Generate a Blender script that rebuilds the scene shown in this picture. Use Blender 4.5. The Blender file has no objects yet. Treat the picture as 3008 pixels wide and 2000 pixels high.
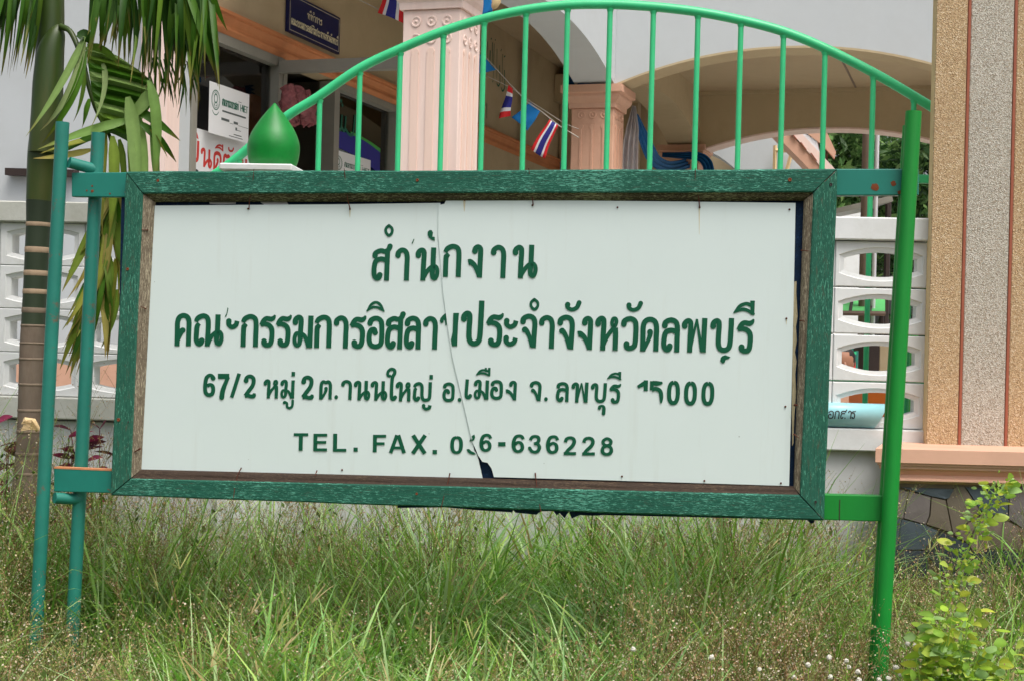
import bpy, bmesh, math, random
import numpy as np
from mathutils import Vector, Matrix

# ------------------------------------------------------------------ camera, sky, sun, exposure
SC = bpy.context.scene
COL = SC.collection
SENSOR, LENS, ROLL, CAMZ = 23.7, 35.0, math.radians(1.4), 1.5
FPX = LENS / SENSOR * 3008.0
cam_d = bpy.data.cameras.new('camera'); cam_d.sensor_width = SENSOR; cam_d.sensor_fit = 'HORIZONTAL'
cam_d.lens = LENS; cam_d.clip_start = 0.05; cam_d.clip_end = 2000
cam = bpy.data.objects.new('camera', cam_d); COL.objects.link(cam); SC.camera = cam
CR = np.array([math.cos(ROLL), 0, math.sin(ROLL)]); CU = np.array([-math.sin(ROLL), 0, math.cos(ROLL)]); CF = np.array([0, 1.0, 0])
CC = np.array([0, 0, CAMZ])
cam.matrix_world = Matrix(((CR[0], CU[0], -CF[0], CC[0]), (CR[1], CU[1], -CF[1], CC[1]), (CR[2], CU[2], -CF[2], CC[2]), (0, 0, 0, 1)))

SUN_EL, SUN_AZ = math.radians(64), math.radians(150)      # azimuth clockwise from +Y (view direction)
wd = bpy.data.worlds.new('World'); SC.world = wd; wd.use_nodes = True
nt = wd.node_tree; bg = nt.nodes['Background']
sky = nt.nodes.new('ShaderNodeTexSky'); sky.sky_type = 'NISHITA'; sky.sun_disc = False
sky.sun_elevation = SUN_EL; sky.sun_rotation = SUN_AZ; sky.air_density = 1.0; sky.dust_density = 7.0; sky.ozone_density = 1.0
hs = nt.nodes.new('ShaderNodeHueSaturation'); hs.inputs['Saturation'].default_value = 0.45
nt.links.new(sky.outputs[0], hs.inputs['Color']); nt.links.new(hs.outputs[0], bg.inputs['Color'])
bg.inputs['Strength'].default_value = 0.148
sun_d = bpy.data.lights.new('sun', 'SUN'); sun_d.energy = 1.5; sun_d.angle = math.radians(30); sun_d.color = (1, .96, .89)
sun = bpy.data.objects.new('sun', sun_d); COL.objects.link(sun)
sdir = Vector((math.sin(SUN_AZ) * math.cos(SUN_EL), math.cos(SUN_AZ) * math.cos(SUN_EL), math.sin(SUN_EL)))
sun.rotation_euler = (-sdir).to_track_quat('-Z', 'Y').to_euler(); sun.location = (0, -6, 20)
SC.view_settings.view_transform = 'Standard'; SC.view_settings.look = 'None'
SC.view_settings.exposure = 0.36; SC.view_settings.gamma = 1.0; SC.view_settings.use_curve_mapping = False
try:
    SC.cycles.max_bounces = 7; SC.cycles.transparent_max_bounces = 12; SC.cycles.use_denoising = True
except Exception: pass

rng = np.random.default_rng(7); random.seed(7)

# ------------------------------------------------------------------ measuring frames
def ray(x, y): return CR * ((x - 1504) / FPX) + CF - CU * ((y - 1000) / FPX)
def at(x, y, d): return CC + ray(x, y) * d
class Frame:                                   # a vertical plane standing in the place: u along it, z up, n out of it
    def __init__(s, o, ang):
        a = math.radians(ang); s.o = np.array([o[0], o[1], 0.0])
        s.u = np.array([math.cos(a), math.sin(a), 0]); s.n = np.array([math.sin(a), -math.cos(a), 0])
    def uz(s, x, y, off=0.0):
        r = ray(x, y); o = s.o + s.n * off; t = ((o - CC) @ s.n) / (r @ s.n); P = CC + r * t
        return (P - s.o) @ s.u, P[2]
    def w(s, u, z, n=0.0): return s.o + s.u * u + s.n * n + np.array([0, 0, z])

# ------------------------------------------------------------------ object helpers
def link(o):
    COL.objects.link(o); return o
def thing(name, label, cat, loc=(0, 0, 0), group=None):
    o = link(bpy.data.objects.new(name, None)); o.location = tuple(loc); o.empty_display_size = .1
    o['label'] = label; o['category'] = cat
    if group: o['group'] = group
    return o
def tag(o, label, cat, group=None):
    o['label'] = label; o['category'] = cat
    if group: o['group'] = group
    return o
def world_loc(o):
    v = Vector((0, 0, 0))
    while o is not None: v = v + o.location; o = o.parent
    return v
def obj(name, verts, faces, mat, parent=None, smooth=False, bevel=0, kind=None, colors=None, segs=1):
    V = np.asarray(verts, dtype=float).reshape(-1, 3)
    c = (V.min(0) + V.max(0)) / 2; c[2] = V[:, 2].min()
    me = bpy.data.meshes.new(name)
    if isinstance(faces, np.ndarray) and faces.ndim == 2:
        k = faces.shape[1]; me.vertices.add(len(V)); me.vertices.foreach_set('co', (V - c).ravel())
        me.loops.add(faces.size); me.loops.foreach_set('vertex_index', faces.ravel().astype(np.int32))
        me.polygons.add(len(faces)); me.polygons.foreach_set('loop_start', np.arange(0, faces.size, k, dtype=np.int32))
        me.update(calc_edges=True)
    else:
        me.from_pydata([tuple(v) for v in (V - c)], [], [tuple(int(i) for i in f) for f in faces])
        bm = bmesh.new(); bm.from_mesh(me); bmesh.ops.recalc_face_normals(bm, faces=bm.faces); bm.to_mesh(me); bm.free()
    if colors is not None:
        a = me.color_attributes.new('Col', 'FLOAT_COLOR', 'POINT')
        C4 = np.ones((len(V), 4), dtype=np.float32); C4[:, :3] = colors
        a.data.foreach_set('color', C4.ravel())
    if mat is not None: me.materials.append(mat)
    if smooth:
        me.polygons.foreach_set('use_smooth', np.ones(len(me.polygons), dtype=bool)); me.set_sharp_from_angle(angle=math.radians(55))
    me.update()
    o = link(bpy.data.objects.new(name, me))
    if parent is not None:
        o.parent = parent; o.location = Vector(c) - world_loc(parent)
    else: o.location = c
    if bevel:
        m = o.modifiers.new('bevel', 'BEVEL'); m.width = bevel; m.segments = segs; m.limit_method = 'ANGLE'; m.angle_limit = math.radians(40)
    if kind: o['kind'] = kind
    return o
class MB:
    def __init__(s): s.v = []; s.f = []
    def add(s, v, f):
        k = len(s.v); s.v.extend([tuple(map(float, q)) for q in v]); s.f.extend([tuple(i + k for i in g) for g in f]); return s
    def box8(s, c): return s.add(c, BOXF)
    def build(s, name, mat, parent=None, **k): return obj(name, s.v, s.f, mat, parent, **k)
BOXF = [(0, 1, 2, 3), (4, 7, 6, 5), (0, 4, 5, 1), (1, 5, 6, 2), (2, 6, 7, 3), (3, 7, 4, 0)]
def fbox(fr, u0, u1, z0, z1, n0, n1):          # 8 corners of a box in a frame
    return [fr.w(u, z, n) for n in (n1, n0) for (u, z) in ((u0, z0), (u1, z0), (u1, z1), (u0, z1))]
def box(name, fr, u0, u1, z0, z1, n0, n1, mat, parent=None, **k):
    return obj(name, fbox(fr, u0, u1, z0, z1, n0, n1), BOXF, mat, parent, **k)
def prism(fr, poly, n0, n1):                   # polygon (u,z) extruded along n
    k = len(poly); v = [fr.w(u, z, n1) for u, z in poly] + [fr.w(u, z, n0) for u, z in poly]
    f = [tuple(range(k)), tuple(range(2 * k - 1, k - 1, -1))] + [(i, i + k, (i + 1) % k + k, (i + 1) % k) for i in range(k)]
    return v, f
def tube(pts, rad, seg=10, caps=True):
    P = [np.array(p, float) for p in pts]; n = len(P)
    R = rad if hasattr(rad, '__len__') else [rad] * n
    v = []; f = []; ref = None
    for i in range(n):
        t = P[min(i + 1, n - 1)] - P[max(i - 1, 0)]; t /= (np.linalg.norm(t) + 1e-9)
        if ref is None:
            ref = np.cross(t, [0, 0, 1.0] if abs(t[2]) < .9 else [0, 1.0, 0])
        ref = ref - t * (ref @ t); ref /= (np.linalg.norm(ref) + 1e-9); bi = np.cross(t, ref)
        for k in range(seg):
            a = 2 * math.pi * k / seg; v.append(P[i] + (ref * math.cos(a) + bi * math.sin(a)) * R[i])
    for i in range(n - 1):
        for k in range(seg):
            f.append((i * seg + k, i * seg + (k + 1) % seg, (i + 1) * seg + (k + 1) % seg, (i + 1) * seg + k))
    if caps:
        f.append(tuple(range(seg - 1, -1, -1))); f.append(tuple((n - 1) * seg + k for k in range(seg)))
    return v, f
def catmull(pts, n=6):
    P = [np.array(p, float) for p in pts]
    if len(P) < 3: return P
    Q = [2 * P[0] - P[1]] + P + [2 * P[-1] - P[-2]]; out = []
    for i in range(1, len(Q) - 2):
        for k in range(n):
            t = k / n; a, b, c, d = Q[i - 1], Q[i], Q[i + 1], Q[i + 2]
            out.append(.5 * (2 * b + (c - a) * t + (2 * a - 5 * b + 4 * c - d) * t * t + (3 * b - a - 3 * c + d) * t ** 3))
    return out + [P[-1]]
def lathe(c, prof, seg=24):
    v = []; f = []; n = len(prof)
    for r, z in prof:
        for k in range(seg):
            a = 2 * math.pi * k / seg; v.append((c[0] + r * math.cos(a), c[1] + r * math.sin(a), c[2] + z))
    for i in range(n - 1):
        for k in range(seg): f.append((i * seg + k, i * seg + (k + 1) % seg, (i + 1) * seg + (k + 1) % seg, (i + 1) * seg + k))
    f.append(tuple(range(seg - 1, -1, -1))); f.append(tuple((n - 1) * seg + k for k in range(seg)))
    return v, f

# ------------------------------------------------------------------ materials
def srgb(r, g, b):
    g_ = lambda c: (c / 255 / 12.92) if c <= 10 else ((c / 255 + .055) / 1.055) ** 2.4
    return (g_(r), g_(g), g_(b))
def mk(name):
    m = bpy.data.materials.new(name); m.use_nodes = True; t = m.node_tree
    return m, t, t.nodes['Principled BSDF']
def N(t, typ, **k):
    n = t.nodes.new(typ)
    for a, b in k.items():
        if a in n.inputs: n.inputs[a].default_value = b
        else: setattr(n, a, b)
    return n
def coords(t, scale=(1, 1, 1), src='Object'):
    tc = N(t, 'ShaderNodeTexCoord'); mp = N(t, 'ShaderNodeMapping'); mp.inputs['Scale'].default_value = scale
    t.links.new(tc.outputs[src], mp.inputs['Vector']); return mp.outputs[0]
def noise(t, vec, scale, detail=4, rough=.6, dist=0):
    n = N(t, 'ShaderNodeTexNoise'); n.inputs['Scale'].default_value = scale; n.inputs['Detail'].default_value = detail
    n.inputs['Roughness'].default_value = rough; n.inputs['Distortion'].default_value = dist
    t.links.new(vec, n.inputs['Vector']); return n.outputs['Fac']
def ramp(t, fac, stops):
    r = N(t, 'ShaderNodeValToRGB'); e = r.color_ramp.elements
    while len(e) < len(stops): e.new(.5)
    for q, (p, c) in zip(e, stops):
        q.position = p; q.color = (*c, 1) if len(c) == 3 else c
    t.links.new(fac, r.inputs['Fac']); return r.outputs['Color']
def mix(t, fac, a, b, mode='MIX'):
    m = N(t, 'ShaderNodeMix', data_type='RGBA', blend_type=mode)
    for s, x in (('Factor', fac), ('A', a), ('B', b)):
        i = [q for q in m.inputs if q.name == s and (q.type == ('VALUE' if s == 'Factor' else 'RGBA'))][0]
        if hasattr(x, 'links'): t.links.new(x, i)
        else: i.default_value = x if s == 'Factor' else (*x, 1)
    return [q for q in m.outputs if q.type == 'RGBA'][0]
def bump(t, bs, h, st=.3, dist=.01):
    b = N(t, 'ShaderNodeBump'); b.inputs['Strength'].default_value = st; b.inputs['Distance'].default_value = dist
    t.links.new(h, b.inputs['Height']); t.links.new(b.outputs[0], bs.inputs['Normal'])
BW = lambda a: (a, a, a)
def paint(name, col, rough=.55, var=.12, scale=6, dirt=None, dirt_amt=.5, bst=.08, spec=.4, stretch=(1, 1, 1), rust=None, dscale=1.6):
    m, t, b = mk(name); v = coords(t, stretch); n1 = noise(t, v, scale, 5)
    c = ramp(t, n1, [(.25, tuple(x * (1 - var) for x in col)), (.75, tuple(min(1, x * (1 + var)) for x in col))])
    if dirt is not None:
        n2 = noise(t, v, dscale, 8, .72); k = ramp(t, n2, [(.48, BW(0)), (.78, BW(dirt_amt))]); c = mix(t, k, c, dirt)
    if rust is not None:
        n3 = noise(t, v, 13, 6, .7); k = ramp(t, n3, [(rust[1], BW(0)), (rust[1] + .06, BW(1))]); c = mix(t, k, c, rust[0])
    t.links.new(c, b.inputs['Base Color']); b.inputs['Roughness'].default_value = rough; b.inputs['Specular IOR Level'].default_value = spec
    if bst: bump(t, b, noise(t, v, scale * 9, 4), bst, .004)
    return m
def flecked(name, stretch, base, light, bare, amount=.6, fl=(.60, .64), seed=0.0):
    """old paint on wood: grain along the member, thin flecks where the coat has lifted, a few bare spots"""
    m, t, b = mk(name); tc = N(t, 'ShaderNodeTexCoord'); mp = N(t, 'ShaderNodeMapping')
    mp.inputs['Scale'].default_value = stretch; mp.inputs['Location'].default_value = (seed, seed, seed)
    t.links.new(tc.outputs['Object'], mp.inputs['Vector']); v = mp.outputs[0]
    g = noise(t, v, 14, 6, .7); c = ramp(t, g, [(.3, tuple(x * .72 for x in base)), (.7, tuple(x * 1.25 for x in base))])
    f = noise(t, v, 42, 3, .62, .8); zone = noise(t, coords(t, (1, 1, 1)), 3.2, 4, .6)
    fz = N(t, 'ShaderNodeMath', operation='MULTIPLY_ADD'); t.links.new(zone, fz.inputs[0]); fz.inputs[1].default_value = .34; t.links.new(f, fz.inputs[2])
    k = ramp(t, fz.outputs[0], [(fl[0] + .17, BW(0)), (fl[1] + .17, BW(amount))]); c = mix(t, k, c, light)
    f2 = noise(t, v, 19, 5, .7, .4); k2 = ramp(t, f2, [(.57, BW(0)), (.68, BW(.8))]); c = mix(t, k2, c, bare)
    t.links.new(c, b.inputs['Base Color']); b.inputs['Roughness'].default_value = .7; b.inputs['Specular IOR Level'].default_value = .2
    hm = N(t, 'ShaderNodeMath', operation='ADD'); t.links.new(g, hm.inputs[0]); t.links.new(k, hm.inputs[1])
    bump(t, b, hm.outputs[0], .45, .004)
    return m
def leafmat(name, trans=.3, rough=.5, spec=.3):
    m, t, b = mk(name); a = N(t, 'ShaderNodeAttribute', attribute_name='Col')
    n = noise(t, coords(t), 25, 3); c = mix(t, .35, a.outputs['Color'], ramp(t, n, [(.3, BW(.55)), (.7, BW(1.0))]), 'MULTIPLY')
    t.links.new(c, b.inputs['Base Color']); b.inputs['Roughness'].default_value = rough; b.inputs['Specular IOR Level'].default_value = spec
    tr = N(t, 'ShaderNodeBsdfTranslucent'); t.links.new(c, tr.inputs['Color']); mx = N(t, 'ShaderNodeMixShader'); mx.inputs[0].default_value = trans
    t.links.new(b.outputs[0], mx.inputs[1]); t.links.new(tr.outputs[0], mx.inputs[2])
    t.links.new(mx.outputs[0], t.nodes['Material Output'].inputs['Surface']); return m
def aggregate(name, cols, scale=95):
    m, t, b = mk(name); v = coords(t); vo = N(t, 'ShaderNodeTexVoronoi'); vo.inputs['Scale'].default_value = scale
    t.links.new(v, vo.inputs['Vector'])
    sep = N(t, 'ShaderNodeSeparateColor'); t.links.new(vo.outputs['Color'], sep.inputs[0])
    c = ramp(t, sep.outputs[0], [(i / (len(cols) - 1), q) for i, q in enumerate(cols)])
    c = mix(t, ramp(t, vo.outputs['Distance'], [(.3, BW(0)), (.8, BW(.55))]), c, tuple(x * .5 for x in cols[1]))
    st = noise(t, coords(t, (1, 1, .35)), 2.2, 6, .7)
    c = mix(t, ramp(t, st, [(.45, BW(0)), (.8, BW(.22))]), c, (.20, .16, .12))
    t.links.new(c, b.inputs['Base Color']); b.inputs['Roughness'].default_value = .85
    bump(t, b, vo.outputs['Distance'], .8, .004); return m
def glass(name, tint=(.9, .95, .93), rough=.02, refl=.12):
    m, t, b = mk(name); t.nodes.remove(b); g = N(t, 'ShaderNodeBsdfGlossy'); g.inputs['Roughness'].default_value = rough
    tr = N(t, 'ShaderNodeBsdfTransparent'); tr.inputs['Color'].default_value = (*tint, 1); fr = N(t, 'ShaderNodeFresnel'); fr.inputs['IOR'].default_value = 1.5
    ad = N(t, 'ShaderNodeMath', operation='ADD'); t.links.new(fr.outputs[0], ad.inputs[0]); ad.inputs[1].default_value = .06; mx = N(t, 'ShaderNodeMixShader'); t.links.new(ad.outputs[0], mx.inputs[0]); t.links.new(tr.outputs[0], mx.inputs[1]); t.links.new(g.outputs[0], mx.inputs[2])
    t.links.new(mx.outputs[0], t.nodes['Material Output'].inputs['Surface']); return m

M = {}
def panel_mat():
    m, t, b = mk('sign_panel_white'); v = coords(t); n = noise(t, v, 2.2, 5); c = ramp(t, n, [(.25, (.645, .735, .722)), (.75, (.68, .765, .752))])
    vo = N(t, 'ShaderNodeTexVoronoi'); vo.inputs['Scale'].default_value = 11; t.links.new(v, vo.inputs['Vector']); sp = N(t, 'ShaderNodeSeparateColor'); t.links.new(vo.outputs['Color'], sp.inputs[0])
    dm = noise(t, v, 300, 2); d2 = N(t, 'ShaderNodeMath', operation='MULTIPLY_ADD'); t.links.new(dm, d2.inputs[0]); d2.inputs[1].default_value = .03; t.links.new(vo.outputs['Distance'], d2.inputs[2])
    k1 = ramp(t, d2.outputs[0], [(.034, BW(1)), (.046, BW(0))]); k2 = ramp(t, sp.outputs[0], [(.60, BW(0)), (.62, BW(.8))]); c = mix(t, mix(t, 1.0, k1, k2, 'MULTIPLY'), c, (.10, .13, .11))
    st = noise(t, coords(t, (7, 7, .5)), 2.4, 6, .7); c = mix(t, ramp(t, st, [(.56, BW(0)), (.85, BW(.26))]), c, (.48, .49, .42))
    t.links.new(c, b.inputs['Base Color']); b.inputs['Roughness'].default_value = .3; b.inputs['Specular IOR Level'].default_value = .45; bump(t, b, noise(t, v, 1.6, 2), .05, .02); return m
M['panel'] = panel_mat() if True else paint('sign_panel_white', (.60, .70, .645), .28, .025, 2.5, (.50, .52, .42), .10, .01, .45)
M['letter'] = paint('letter_green', srgb(4, 84, 57), .4, .08, 20, None, 0, .02)
M['frame_h'] = flecked('frame_paint_along', (1.2, 1.2, 14), srgb(34, 90, 74), srgb(108, 186, 162), srgb(72, 76, 64), .85, (.60, .62))
M['frame_v'] = flecked('frame_paint_upright', (9, 9, 1.3), srgb(40, 94, 77), srgb(96, 168, 142), srgb(84, 82, 68), .75, (.595, .62), 3.1)
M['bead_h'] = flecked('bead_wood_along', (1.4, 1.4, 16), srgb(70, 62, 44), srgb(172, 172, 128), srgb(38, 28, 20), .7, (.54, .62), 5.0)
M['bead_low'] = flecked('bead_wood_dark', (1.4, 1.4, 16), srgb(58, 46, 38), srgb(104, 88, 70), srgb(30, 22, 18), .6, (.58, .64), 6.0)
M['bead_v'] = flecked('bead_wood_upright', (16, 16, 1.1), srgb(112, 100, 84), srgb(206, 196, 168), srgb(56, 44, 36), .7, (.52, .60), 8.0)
M['backing'] = flecked('backing_blue', (3, 3, 3), srgb(18, 42, 70), srgb(36, 74, 120), srgb(8, 14, 22), .4)
M['cream_strip'] = flecked('cream_peeling', (8, 8, 1.5), srgb(196, 184, 148), srgb(220, 212, 186), srgb(40, 56, 86), .5)
M['teal'] = paint('post_teal', srgb(36, 122, 108), .42, .16, 7, srgb(22, 92, 80), .5, .03, .5, rust=(srgb(100, 94, 78), .60))
M['bright_green'] = paint('post_bright_green', srgb(5, 134, 44), .5, .14, 7, srgb(2, 96, 42), .6, .03, .5, stretch=(3, 3, .5))
M['teal_rust'] = paint('bracket_teal', srgb(28, 122, 108), .4, .14, 5, srgb(20, 96, 92), .5, .03, .5, rust=(srgb(128, 84, 56), .66))
M['rust'] = paint('rust', srgb(120, 62, 34), .9, .3, 30)
M['nail'] = paint('rusty_nail', srgb(84, 40, 24), .8, .3, 40)
M['nail_dark'] = paint('dark_nail', srgb(48, 44, 40), .6, .3, 40)
M['rail_green'] = paint('gate_mint_green', srgb(58, 192, 128), .38, .10, 9, srgb(40, 150, 96), .4, .03, .5)
M['finial'] = paint('finial_green', srgb(5, 124, 44), .42, .25, 6, srgb(3, 88, 32), .8, .06, .4, dscale=4)
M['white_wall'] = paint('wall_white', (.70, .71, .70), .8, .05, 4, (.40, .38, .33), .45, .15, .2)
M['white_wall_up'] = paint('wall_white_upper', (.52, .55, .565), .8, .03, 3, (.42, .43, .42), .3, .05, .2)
M['fence_white'] = paint('fence_white', (.70, .715, .715), .8, .05, 5, (.42, .41, .36), .5, .15, .2, dscale=2.2)
M['coping_old'] = paint('coping_weathered', (.52, .53, .49), .85, .08, 6, (.24, .24, .18), .6, .25, .2)
M['lower_wall'] = paint('lower_wall_grey', (.60, .615, .625), .85, .06, 4, (.36, .35, .31), .4, .2, .2)
M['beige'] = paint('wall_beige', srgb(188, 170, 138), .8, .05, 3, srgb(150, 130, 102), .4, .08, .2)
M['ceil'] = paint('ceiling_beige', srgb(188, 168, 138), .85, .04, 3, srgb(160, 136, 108), .3, .08, .2)
M['peach'] = paint('peach_paint', srgb(212, 168, 144), .7, .08, 5, srgb(180, 132, 106), .5, .12, .25)
M['peach_pale'] = paint('peach_pale', srgb(236, 212, 202), .75, .06, 5, srgb(222, 178, 162), .5, .15, .2, stretch=(3, 3, .4))
M['peach_deep'] = paint('peach_deep', srgb(198, 130, 86), .7, .1, 5, srgb(170, 104, 68), .5, .1, .25)
M['alu'] = paint('aluminium_frame', srgb(138, 136, 126), .45, .06, 8, None, 0, .02, .5)
M['glass'] = glass('window_glass')
M['room'] = paint('room_dark', srgb(120, 112, 100), .9, .1, 3)
M['paper'] = paint('paper_white', (.74, .75, .76), .6, .02, 3, None, 0, .01, .3)
M['ink_green'] = paint('ink_green', srgb(14, 96, 74), .6, .1, 20)
M['ink_grey'] = paint('ink_grey', srgb(84, 92, 92), .6, .1, 20)
M['ink_red'] = paint('ink_red', srgb(196, 54, 46), .6, .08, 20)
M['ink_dark'] = paint('ink_dark', srgb(30, 34, 36), .6, .1, 20)
M['navy'] = paint('board_navy', srgb(18, 24, 78), .4, .1, 6)
M['gold'] = paint('board_lettering', srgb(226, 218, 184), .5, .06, 12)
M['flag_red'] = paint('flag_red', srgb(206, 32, 36), .7, .06, 12)
M['flag_white'] = paint('flag_white', srgb(222, 220, 224), .7, .04, 12)
M['flag_blue'] = paint('flag_blue', srgb(40, 40, 132), .7, .08, 12)
M['flag_cyan'] = paint('flag_sky_blue', srgb(12, 118, 190), .7, .08, 12)
M['cloth_blue'] = paint('cloth_blue', srgb(8, 92, 150), .75, .15, 9)
M['cloth_white'] = paint('cloth_white', srgb(206, 200, 200), .8, .06, 9)
M['cloth_pink'] = paint('cloth_pink', srgb(140, 84, 86), .8, .4, 30, srgb(110, 34, 40), .9, dscale=14)
M['stain'] = paint('rust_stain', (.60, .55, .38), .5, .1, 20)
M['stain_orange'] = paint('bare_orange_primer', srgb(196, 132, 92), .8, .15, 20)
M['string'] = paint('string_grey', srgb(170, 165, 155), .8)
M['tan_agg'] = aggregate('aggregate_tan', [srgb(150, 120, 84), srgb(194, 164, 122), srgb(212, 186, 148), srgb(178, 142, 102), srgb(226, 208, 178)], 200)
M['grey_agg'] = aggregate('aggregate_grey', [srgb(140, 126, 106), srgb(188, 182, 168), srgb(208, 204, 192), srgb(168, 152, 130), srgb(224, 220, 210)], 200)
M['joint'] = paint('joint_brown', srgb(150, 84, 62), .7, .1, 12, None, 0, .1)
M['trim_cream'] = paint('trim_cream', srgb(214, 186, 140), .8, .1, 10, srgb(170, 130, 84), .5, .2)
M['pvc_blue'] = paint('pvc_light_blue', srgb(148, 206, 214), .35, .05, 5, srgb(120, 176, 186), .3, .01, .5)
M['metal_dark'] = paint('metal_dark', srgb(52, 40, 36), .6, .15, 9)
M['brown_pole'] = paint('pole_brown', srgb(128, 110, 96), .7, .1, 6)
M['white_pipe'] = paint('pipe_white', (.7, .71, .74), .5, .04, 5)
M['green_door'] = paint('door_green', srgb(64, 158, 66), .6, .1, 4)
M['awning'] = paint('awning_green', srgb(96, 196, 112), .6, .08, 4)
M['orange'] = paint('orange_box', srgb(204, 102, 30), .6, .12, 4)
M['red'] = paint('red_paint', srgb(206, 40, 34), .5, .1, 4)
M['leaf'] = leafmat('leaf_blades', .42, .4, .45)
M['palm_leaf'] = leafmat('palm_leaf', .30, .45, .25)
M['dry'] = leafmat('seed_heads', .2, .8, .1)
M['tree_leaf'] = leafmat('tree_leaf', .3, .5, .3)
M['bark'] = paint('bark', srgb(96, 80, 64), .9, .25, 9, None, 0, .4)
M['crownshaft'] = paint('palm_crownshaft', srgb(50, 70, 22), .45, .35, 4, srgb(92, 74, 40), .65, .06, .45, stretch=(2, 2, .5))
M['palm_green'] = paint('palm_stem_green', srgb(46, 58, 40), .55, .25, 5, srgb(66, 72, 58), .5, .15, .35, stretch=(1, 1, .5))
M['palm_grey'] = paint('palm_stem_grey', srgb(112, 100, 88), .85, .3, 9, srgb(88, 58, 34), .9, .4, .2, stretch=(1, 1, .4))
M['palm_ring'] = paint('old_ring', srgb(122, 108, 92), .9, .2, 18)
M['scar'] = paint('leaf_scar', srgb(172, 150, 126), .9, .2, 18, srgb(100, 80, 60), .5, .3, .2)
M['skin'] = paint('skin', srgb(150, 104, 80), .6, .05, 8)
M['hair'] = paint('hair_dark', srgb(22, 18, 18), .6, .1, 20)
M['shirt'] = paint('shirt_dark', srgb(52, 44, 56), .8, .1, 8)
def stone_mat(i, col, d):
    m, t, b = mk('slate_%d' % i); v = coords(t); n1 = noise(t, v, 4, 7, .66, .4); n2 = noise(t, v, 1.7, 4)
    c = ramp(t, n1, [(.28, tuple(x * .62 for x in col)), (.72, tuple(x * 1.28 for x in col))])
    c = mix(t, ramp(t, n2, [(.45, BW(0)), (.7, BW(.5))]), c, d)
    t.links.new(c, b.inputs['Base Color']); b.inputs['Roughness'].default_value = .62
    bump(t, b, noise(t, v, 9, 7, .7), .35, .012); return m
STONE = [stone_mat(0, srgb(112, 104, 102), srgb(118, 112, 104)), stone_mat(1, srgb(66, 78, 86), srgb(88, 96, 100)),
         stone_mat(2, srgb(108, 98, 84), srgb(92, 84, 68)), stone_mat(3, srgb(38, 48, 58), srgb(60, 68, 76)), stone_mat(4, srgb(112, 98, 86), srgb(96, 84, 70))]
M['mortar'] = paint('mortar', srgb(118, 108, 88), .95, .15, 9, srgb(70, 64, 52), .6, .3)

# ------------------------------------------------------------------ ground and setting sheets
def ground():
    m, t, b = mk('soil_and_litter'); v = coords(t); n = noise(t, v, 3, 8, .7)
    c = ramp(t, n, [(.3, (.030, .035, .014)), (.55, (.06, .06, .028)), (.75, (.10, .085, .05))])
    t.links.new(c, b.inputs['Base Color']); b.inputs['Roughness'].default_value = .95; bump(t, b, noise(t, v, 14, 6), .6, .03)
    nx = 60; xs = np.linspace(-60, 60, nx); ys = np.concatenate([np.linspace(-20, 6.9, 40), [7.6, 9, 14, 30, 80, 400]])
    V = [(x * (1 if abs(y) < 50 else 8), y, (-.02 + .03 * math.sin(x * 1.7) * math.cos(y * 1.3)) if y < 6.9 else -.05) for y in ys for x in xs]
    F = [(j * nx + i, j * nx + i + 1, (j + 1) * nx + i + 1, (j + 1) * nx + i) for j in range(len(ys) - 1) for i in range(nx - 1)]
    obj('ground', V, F, m, smooth=True, kind='structure')
    m2 = paint('yard_concrete', (.36, .35, .33), .9, .12, 1.5, (.22, .21, .19), .6, .3)
    obj('yard', [(-30, 7.6, .06), (40, 7.6, .06), (40, 60, .06), (-30, 60, .06), (-30, 7.6, -.1), (40, 7.6, -.1), (40, 60, -.1), (-30, 60, -.1)], BOXF, m2, kind='structure')
ground()

# ------------------------------------------------------------------ lettering: pen strokes in units of letter height
T_ = .152
GL = {}
def g(ch, w, *strokes): GL[ch] = (w, strokes)
HK = [(.085, .765, 1.12), (.085, .83, 1.05), (.12, .89), (.19, .925), (.25, .88), (.262, .75)]            # head and first bend of น ม ห พ บ ป
def s(*p): return ('s', p)
def l(*p): return ('l', p)
def b(*p): return ('b', p)                                                                             # smooth, round start
LOOP = lambda x: s((x - .03, .42, .85), (x + .06, .43, .8), (x + .115, .33, .8), (x + .115, .19, .8), (x + .06, .075, .85), (x - .015, .10, .85), (x - .03, .24), (x - .02, .45))
g('ก', .52, l((.078, 0), (.078, .56), (.10, .63), (.155, .695, .75)), s((.05, .745, .8), (.12, .86), (.27, .925), (.40, .865), (.442, .70), (.442, .35), (.442, 0)))
g('า', .46, b((.085, .765, 1.12), (.10, .855), (.21, .925), (.33, .875), (.382, .72), (.38, .4), (.376, 0)))
g('น', .74, b(*HK, (.25, .4), (.245, 0)), s((.25, .06, .8), (.36, .27, .8), (.46, .39, .8), (.56, .44, .8)), l((.545, 1.0), (.54, .42)), LOOP(.555))
g('ส', .57, b((.09, .765, 1.12), (.11, .855), (.25, .925), (.38, .90), (.47, .955), (.515, 1.06, 1.1)), l((.452, .90), (.442, 0)),
  s((.40, .635), (.27, .672), (.13, .61), (.082, .45), (.078, .2), (.14, .082), (.22, .088), (.245, .175, 1.15)))
g('ล', .53, b((.09, .765, 1.12), (.11, .86), (.25, .925), (.39, .875), (.447, .72), (.447, .4), (.447, 0)),
  s((.40, .595), (.27, .632), (.13, .575), (.082, .42), (.078, .2), (.14, .082), (.22, .088), (.245, .175, 1.15)))
g('ง', .49, b((.245, .79, 1.12), (.255, .87), (.33, .92), (.405, .865), (.415, .72), (.41, .4), (.40, 0)), s((.06, .46, 1.15), (.13, .465, 1.1), (.25, .36, .95), (.33, .18, .75), (.37, .04, .6)))
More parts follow.
